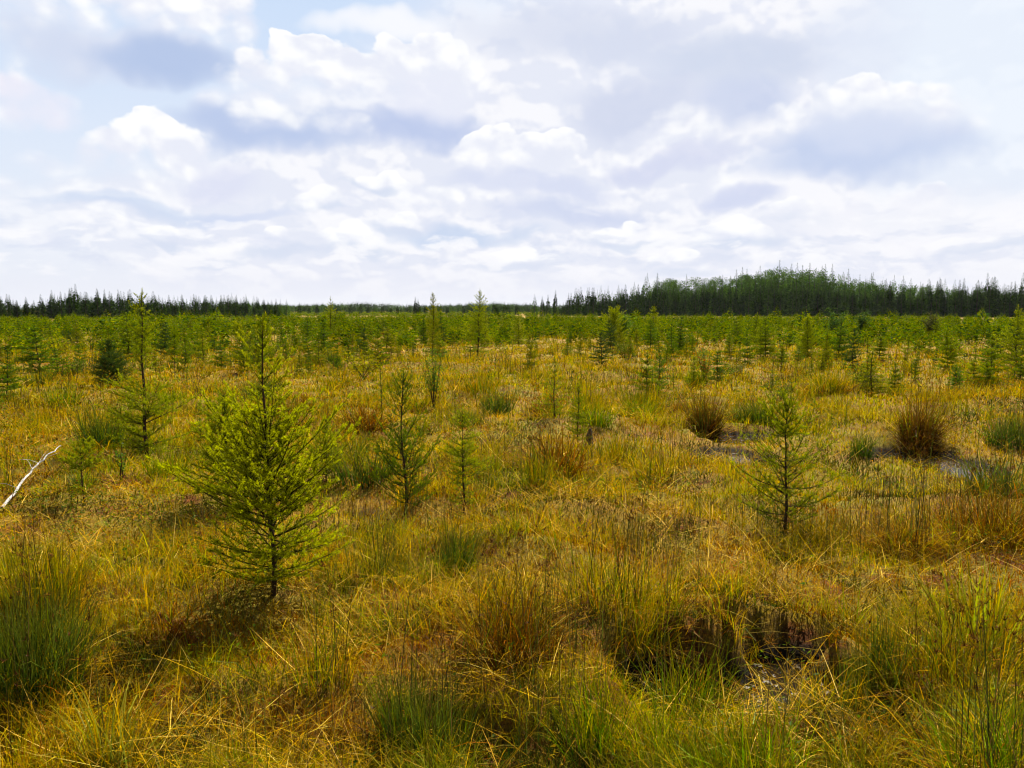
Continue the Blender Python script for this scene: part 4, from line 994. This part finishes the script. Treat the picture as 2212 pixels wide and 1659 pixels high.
# everything behind reads as one wood
def mass_forest():
    V = []; Fc = []; C = []; n = 0
    def one(px, dist, top, pr, wmul):
        nonlocal n
        x, y = forest_point(px, dist); z = float(hterrain(x, y)); d = ray(px, top); h = max(2.5, CAMZ + d.z * (y / d.y) - z)
        v, f, c = pr[random.randrange(len(pr))]
        m = len(f) // 2; v = v[:m * 3]; f = f[:m]; c = c[:m * 3]
        a = random.uniform(0, 6.28); ca, sa = math.cos(a), math.sin(a); s = h * wmul
        V.append(np.stack([(v[:, 0] * ca - v[:, 1] * sa) * s + x, (v[:, 0] * sa + v[:, 1] * ca) * s + y, v[:, 2] * h + z - .1], -1).astype(np.float32))
        Fc.append(f + n); C.append(c * random.uniform(.8, 1.2)); n += len(v)
    for i in range(1150):
        px = random.uniform(1190, 2560); dist = random.uniform(212, 262); t = (dist - 212) / 50
        top = np.interp(px, RX, RFRONT) * (1 - t) + np.interp(px, RX, RBACK) * t + random.uniform(7, 26)
        one(px, dist, top, FS if random.random() < .75 else FT, 1.15)
    for i in range(420):
        px = random.uniform(1400, 2150); one(px, random.uniform(262, 310), np.interp(px, RX, RBACK) + random.uniform(2, 30), FB if random.random() < .4 else FT, random.uniform(.8, 1.3))
    for i in range(700):
        px = random.uniform(-420, 620); one(px, random.uniform(182, 225), np.interp(px, SKX, SKY_L) + random.uniform(4, 20), FS if random.random() < .6 else FT, 1.2)
    for i in range(1100):
        px = random.uniform(560, 1330); dist = random.uniform(380, 620)
        top = 659 + 3 * math.sin(px / 60) + random.uniform(-3, 5)
        one(px, dist, top, FS if random.random() < .6 else FT, 1.8)
    for i in range(500):
        px = random.uniform(500, 1250); dist = random.uniform(900, 1100)
        one(px, dist, 654 + 2.5 * math.sin(px / 45) + random.uniform(-2, 5), FS if random.random() < .6 else FT, 3.0)
    tag(link('forest', mesh_np('forest', np.concatenate(V), np.concatenate(Fc), np.concatenate(C), [M_far])), 'mass of far spruce, tamarack and leafy trees closing the bog', kind='stuff')
mass_forest()

# ------------------------------------------------------------------ shrubs with broad leaves
def shrub(name, px, py, toppy, width, n, cols, label, cat, stems=5, leaf=.03, group=None, stemc=(.05, .03, .02), lo=.15):
    p = at(px, py); H = height_at(p, px, toppy); e = bpy.data.objects.new(name, None); SC.collection.objects.link(e); e.location = p
    e.empty_display_size = .2; tag(e, label, cat, group); rs = np.random.default_rng(int(px))
    b = MB(); LP = []
    for i in range(stems):
        a = rs.uniform(0, 6.28); r = width * rs.uniform(.1, .5); h = H * rs.uniform(.65, 1)
        m = 7; s = np.linspace(0, 1, m); P = np.stack([r * s ** 1.3 * math.cos(a) + np.cumsum(rs.normal(0, .012, m)), r * s ** 1.3 * math.sin(a), h * s], -1)
        b.tube(P, np.linspace(.008, .0015, m) * (1 + p.length / 60), 4, stemc)
        for k in range(6):
            s0 = rs.uniform(.25, .95); q = np.array([np.interp(s0, s, P[:, j]) for j in range(3)]); d = rs.normal(0, 1, 3); d[2] = abs(d[2]) + .3; d /= np.linalg.norm(d); L = width * .35 * rs.uniform(.5, 1)
            b.tube([q, q + d * L], [.003, .001], 3, stemc)
            kk = max(1, n // (stems * 6)); LP.append(q + d * L * rs.random((kk, 1)) + rs.normal(0, width * .07, (kk, 3)))
    P = np.concatenate(LP); P = P[P[:, 2] > H * lo]; m = len(P)
    u = rs.normal(0, 1, (m, 3)); u[:, 2] *= .5; u /= np.linalg.norm(u, axis=1)[:, None]; w = np.cross(u, rs.normal(0, 1, (m, 3))); w /= np.linalg.norm(w, axis=1)[:, None]
    l = leaf * rs.uniform(.6, 1.2, (m, 1))
    V = np.stack([P, P + u * l * .5 + w * l * .32, P + u * l, P + u * l * .5 - w * l * .32], 1).reshape(-1, 3)
    c = np.array(cols)[rs.integers(0, len(cols), m)] * rs.uniform(.7, 1.3, (m, 1))
    link('stems', b.mesh('stems', [M_wood]), e)
    link('leaves', mesh_np('leaves', V, np.arange(4 * m).reshape(-1, 4), np.repeat(c, 4, 0), [M_leaf]), e)
    return e
LG = [(.10, .18, .02), (.16, .22, .025), (.06, .12, .018)]
shrub('leafy_shrub', 1524, 832, 742, .75, 1500, LG + [(.3, .22, .03), (.45, .07, .02), (.16, .20, .02)], 'leafy shrub with a few red and orange leaves and dark slanting stems', 'shrub', 7, .035)
shrub('birch_seedling', 938, 885, 752, .55, 1300, LG, 'leafy birch seedling with round leaves below the centre skyline trees', 'shrub', 6, .035, lo=.3)
shrub('birch_seedling', 262, 1040, 955, .22, 120, LG, 'small broad leaved seedling right of the fallen white birch pole', 'shrub', 2, .035, lo=.3)
for (px, py, ty, w, lab) in [(1795, 742, 676, 1.6, 'dark round willow bush against the foot of the right forest'), (1860, 735, 670, 1.4, 'second dark willow bush right of the round one by the forest'), (2010, 730, 680, 1.3, 'brownish willow bush in the far right belt of saplings'),
                             (1345, 742, 672, 1.6, 'bright round willow bush in the belt left of the right forest')]:
    shrub('willow_shrub', px, py, ty, w, 1500, [(.035, .07, .016), (.05, .10, .018), (.07, .12, .02)] if 'dark' in lab else LG if 'bright' in lab else [(.10, .10, .025), (.07, .08, .02)], lab, 'shrub', 8, .11)
BUSHP = [shrub('bog_bush', 1106, 800, 745, 1.1, 600, c_, 'x', 'shrub', 9, .06, 'leafy bushes among the young conifers') for c_ in ([(.12, .18, .013), (.19, .23, .015)], [(.20, .21, .013), (.28, .26, .013)], [(.07, .11, .012), (.12, .15, .015)])]
for i in range(24):
    a = random.uniform(-R(35), R(35)); d = 16 * (70 / 16) ** random.random(); x, y = math.sin(a) * d, math.cos(a) * d; k = i % 3
    e = BUSHP[k] if i < 3 else BUSHP[k].copy()
    if i >= 3:
        SC.collection.objects.link(e)
        for ch in BUSHP[k].children:
            c = ch.copy(); SC.collection.objects.link(c); c.parent = e
    s_ = random.uniform(.5, 1.1); e.scale = (s_ * 1.2, s_ * 1.2, s_); e.location = (x, y, float(hterrain(x, y))); e.rotation_euler = (0, 0, random.uniform(0, 6.28))
    LATER.append((e, x, y, ['mid green bush', 'yellowish bush', 'dark green bush'][k]))
# low leathery-leaved bog shrubs left of the biggest tamarack and elsewhere
def heath():
    n = 60000
    x, y = scatter(n, 3, 60, 2.0); d = np.hypot(x, y); n = len(x)
    k = np.zeros(n)
    for (px, py, rx, ry) in [(330, 1150, .75, .8), (480, 1230, .3, .3), (170, 1150, .5, .4), (700, 1000, .8, .8), (1350, 1100, .7, .5), (2100, 1200, .4, .3)]:
        a, b = flat(px, py); k = np.maximum(k, np.exp(-((x - a) / rx) ** 2 - ((y - b) / ry) ** 2))
    k = np.maximum(k, sst(.50, .64, fbm(x, y, 1.0, 3, 151)) * .55 * sst(5, 12, d)) * (1 - wet(x, y))
    for (px, py, rx, ry, kk) in FLATS:
        a, b = flat(px, py); k = k * (1 - kk * (1 - sst(.6, 1.25, ((x - a) / rx) ** 2 + ((y - b) / ry) ** 2)))
    keep = rng.random(n) < np.maximum(k, .02); x, y, d = x[keep], y[keep], d[keep]; n = len(x); z = hterrain(x, y)
    hue = np.repeat(rng.integers(0, 4, n), 7); lump = np.repeat(rng.uniform(.7, 1.3, n), 7)
    per = 7; d = np.repeat(d, per); sc = np.maximum(1, d / 9.0) ** .75
    x = np.repeat(x, per) + rng.normal(0, .02, n * per) * sc; y = np.repeat(y, per) + rng.normal(0, .02, n * per) * sc; z = np.repeat(z, per) + rng.uniform(.02, .19, n * per) * np.minimum(sc, 2.2)
    m = n * per; P = np.stack([x, y, z], -1)
    a = rng.uniform(0, 2 * PI, m); e = rng.uniform(-.3, .8, m); u = np.stack([np.cos(a) * np.cos(e), np.sin(a) * np.cos(e), np.sin(e)], -1); w = np.cross(u, rng.normal(0, 1, (m, 3))); w /= np.linalg.norm(w, axis=1)[:, None]
    l = rng.uniform(.018, .038, m)[:, None] * sc[:, None]; V = np.stack([P, P + u * l * .5 + w * l * .17, P + u * l, P + u * l * .5 - w * l * .17], 1).reshape(-1, 3)
    c = np.array([(.11, .17, .014), (.22, .23, .016), (.06, .11, .016), (.24, .16, .02)])[hue] * lump[:, None] * rng.uniform(.6, 1.4, (m, 1))
    r_ = rng.random(m) < .12; c[r_] = (.20, .07, .015)
    tag(link('heath_foliage', mesh_np('heath_foliage', V, np.arange(4 * m).reshape(-1, 4), np.repeat(c, 4, 0), [M_leaf])), 'low olive and russet bog heath leaves among the moss', kind='stuff')
heath()

# ------------------------------------------------------------------ dead wood
def pole(name, pts, r0, r1, mat, label, cat, twigs=0, group=None, sides=8, wig=.004):
    tc_ = (.6, .58, .54) if mat is M_birch else (.36, .22, .045)
    """pts: pixels of the photograph with a height above the ground"""
    P = []
    for (px, py, h) in pts:
        z = .15
        for _ in range(6):
            x, y = flat(px, py, z + h); z = float(hterrain(x, y))
        P.append((x, y, z + h))
    P = np.array(P); m = 18; s = np.linspace(0, 1, len(P)); q = np.linspace(0, 1, m)
    Q = np.stack([np.interp(q, s, P[:, k]) for k in range(3)], -1) + rng.normal(0, wig, (m, 3)) * [1, 1, .5]
    o0 = Q[0].copy(); b = MB(); b.tube(Q - o0, np.linspace(r0, r1, m), sides, tc_)
    for k in range(twigs):
        i = rng.integers(2, m - 1); d = rng.normal(0, 1, 3); d[2] = abs(d[2]) * .4; d /= np.linalg.norm(d); L = rng.uniform(.12, .4)
        b.tube([Q[i] - o0, Q[i] - o0 + d * L * .5 + [0, 0, .02], Q[i] - o0 + d * L], [.0025, .002, .001], 4, (.4, .36, .3))
    o = link(name, b.mesh(name, [mat])); o.location = o0; return tag(o, label, cat, group)
pole('birch_pole', [(8, 1094, .10), (62, 1023, .17), (100, 984, .24), (132, 964, .26)], .0135, .004, M_birch, 'fallen white birch pole propped up at the left edge', 'dead branch', 8, wig=.007)
pole('dead_cane', [(305, 1500, .03), (430, 1450, .06), (560, 1412, .10)], .003, .002, M_straw, 'long pale cane lying across the moss beside the tamarack shadow', 'dead stem', 0, None, 5, .004)
pole('dead_cane', [(350, 1626, .03), (440, 1600, .04), (512, 1584, .05)], .003, .002, M_straw, 'short pale cane lying on lime moss at bottom left', 'dead stem', 0, None, 5, .004)
pole('dead_cane', [(470, 1655, .03), (520, 1620, .05), (600, 1570, .08)], .0035, .002, M_straw, 'pale split cane running out of the bottom edge left of the rush tussock', 'dead stem', 0, None, 5, .004)
def stump():
    p = at(1275, 946); H = height_at(p, 1275, 921); b = MB()
    m = 7; s = np.linspace(0, 1, m)
    b.tube(np.stack([rng.normal(0, .006, m), rng.normal(0, .006, m), -.03 + s * H], -1), [.06, .05, .045, .05, .042, .03, .012], 9, (.03, .02, .012))
    o = link('stump', b.mesh('stump', [M_stump])); o.location = p; tag(o, 'small black charred stump standing in golden moss near the centre', 'stump')
stump()
MARKS = [(590, 1100, 'the largest tamarack'), (310, 850, 'the tall slender tamarack'), (870, 950, 'the crooked tamarack'), (1032, 700, 'the tallest centre tamarack'), (1690, 1000, 'the tamarack by the pool'),
         (1985, 910, 'the big brown dome tussock'), (1275, 935, 'the black stump'), (1745, 730, 'the broad bright tamarack'), (2189, 740, 'the large right edge tamarack'), (70, 1030, 'the white birch pole'),
         (785, 735, 'the dark cone shaped spruce'), (1525, 790, 'the red leaved shrub'), (240, 790, 'the compact dark spruce'), (1326, 710, 'the wide bushy tamarack'), (1873, 780, 'the low skirted tamarack'),
         (1411, 700, 'the pointed green tamarack'), (515, 715, 'the wide green sapling'), (441, 745, 'the mid green sapling'), (1120, 710, 'the bushy dark tamarack'), (716, 685, 'the slim bare tipped tamarack'), (937, 820, 'the birch seedling')]
def haze():
    x0, x1, y0, y1, z0, z1 = -900, 900, -60, 3100, -1.5, 27
    V = np.array([(x, y, z) for z in (z0, z1) for y in (y0, y1) for x in (x0, x1)])
    Fq = np.array([[0, 2, 3, 1], [4, 5, 7, 6], [0, 1, 5, 4], [2, 6, 7, 3], [0, 4, 6, 2], [1, 3, 7, 5]])
    m = bpy.data.materials.new('haze'); m.use_nodes = True; t = NT(m.node_tree); t.n.clear()
    v = t.new('ShaderNodeVolumePrincipled'); v.inputs['Density'].default_value = .00004; v.inputs['Color'].default_value = (.86, .92, 1, 1); v.inputs['Anisotropy'].default_value = .2
    o = t.new('ShaderNodeOutputMaterial'); t.l.new(v.outputs[0], o.inputs['Volume'])
    tag(link('haze', mesh_np('haze', V, Fq, None, [m])), 'thin summer haze over the bog', kind='stuff')
haze()
def word_labels():
    ords = ['', 'second ', 'third ', 'fourth ', 'fifth ', 'sixth ', 'seventh ', 'eighth ', 'ninth ', 'tenth ', 'eleventh ', 'twelfth ', 'thirteenth ', 'fourteenth ', 'fifteenth ', 'sixteenth ', 'seventeenth ', 'eighteenth ', 'nineteenth ', 'twentieth ']
    boxes = {}
    for (e, x, y, what) in LATER:
        px, py = px_of(x, y, e.location.z + .3)
        m = min(MARKS, key=lambda q: (q[0] - px) ** 2 + ((q[1] - py) * 2.2) ** 2)
        side = 'left of' if px < m[0] else 'right of'
        dep = 'behind and ' if py < m[1] - 12 else 'in front and ' if py > m[1] + 40 else ''
        boxes.setdefault((what, dep + side, m[2]), []).append((math.hypot(px - m[0], py - m[1]), e))
    for (what, rel, mk), L in boxes.items():
        L.sort(key=lambda q: q[0])
        for i, (_, e) in enumerate(L):
            e['label'] = (ords[i] + 'nearest ' + what + ' ' + rel + ' ' + mk) if i < len(ords) else what + ' ' + rel + ' ' + mk
def word_forest():
    ords = ['', 'second ', 'third ', 'fourth ', 'fifth ', 'sixth ', 'seventh ', 'eighth ', 'ninth ', 'tenth ', 'eleventh ', 'twelfth ', 'thirteenth ', 'fourteenth ', 'fifteenth ', 'sixteenth ', 'seventeenth ', 'eighteenth ', 'nineteenth ', 'twentieth ', 'twenty first ', 'twenty second ', 'twenty third ', 'twenty fourth ']
    marks = [(-60, 'the left frame edge'), (165, 'the tallest left forest spruce'), (303, 'the slender tamarack tip'), (440, 'the mid green sapling'), (597, 'the largest tamarack tip'), (715, 'the bare tipped tamarack'), (900, 'the lone centre spruce pair'), (1032, 'the tallest centre tamarack'),
             (1199, 'the tall clubbed spruce'), (1326, 'the wide bushy tamarack'), (1420, 'the tall ragged left shoulder spruce'), (1525, 'the red leaved shrub'), (1640, 'the rounded sapling'), (1745, 'the broad bright tamarack'), (1882, 'the tall right shoulder tamarack'), (2000, 'the hill foot'), (2145, 'the tallest right edge spruce')]
    words = {'black_spruce': 'dark edge spruce', 'tamarack_tree': 'feathery forest tamarack', 'broadleaf_tree': 'leafy hill tree'}
    groups = {}
    for (e, x, y, h, label) in FLATER:
        px = px_of(x, y, 0)[0]; m = min(marks, key=lambda q: abs(q[0] - px)); w = words[e.name.split('.')[0]]
        if 'far centre' in label: w = 'far skyline spruce'
        groups.setdefault((w, 'left of' if px < m[0] else 'right of', m[1]), []).append((abs(px - m[0]), e))
    for (w, rel, mk), L in groups.items():
        L.sort(key=lambda q: q[0])
        for i, (_, e) in enumerate(L):
            if i < len(ords): e['label'] = ords[i] + 'nearest ' + w + ' ' + rel + ' ' + mk
word_labels()
word_forest()
print('TRIS', sum(len(m.polygons) for m in bpy.data.meshes))
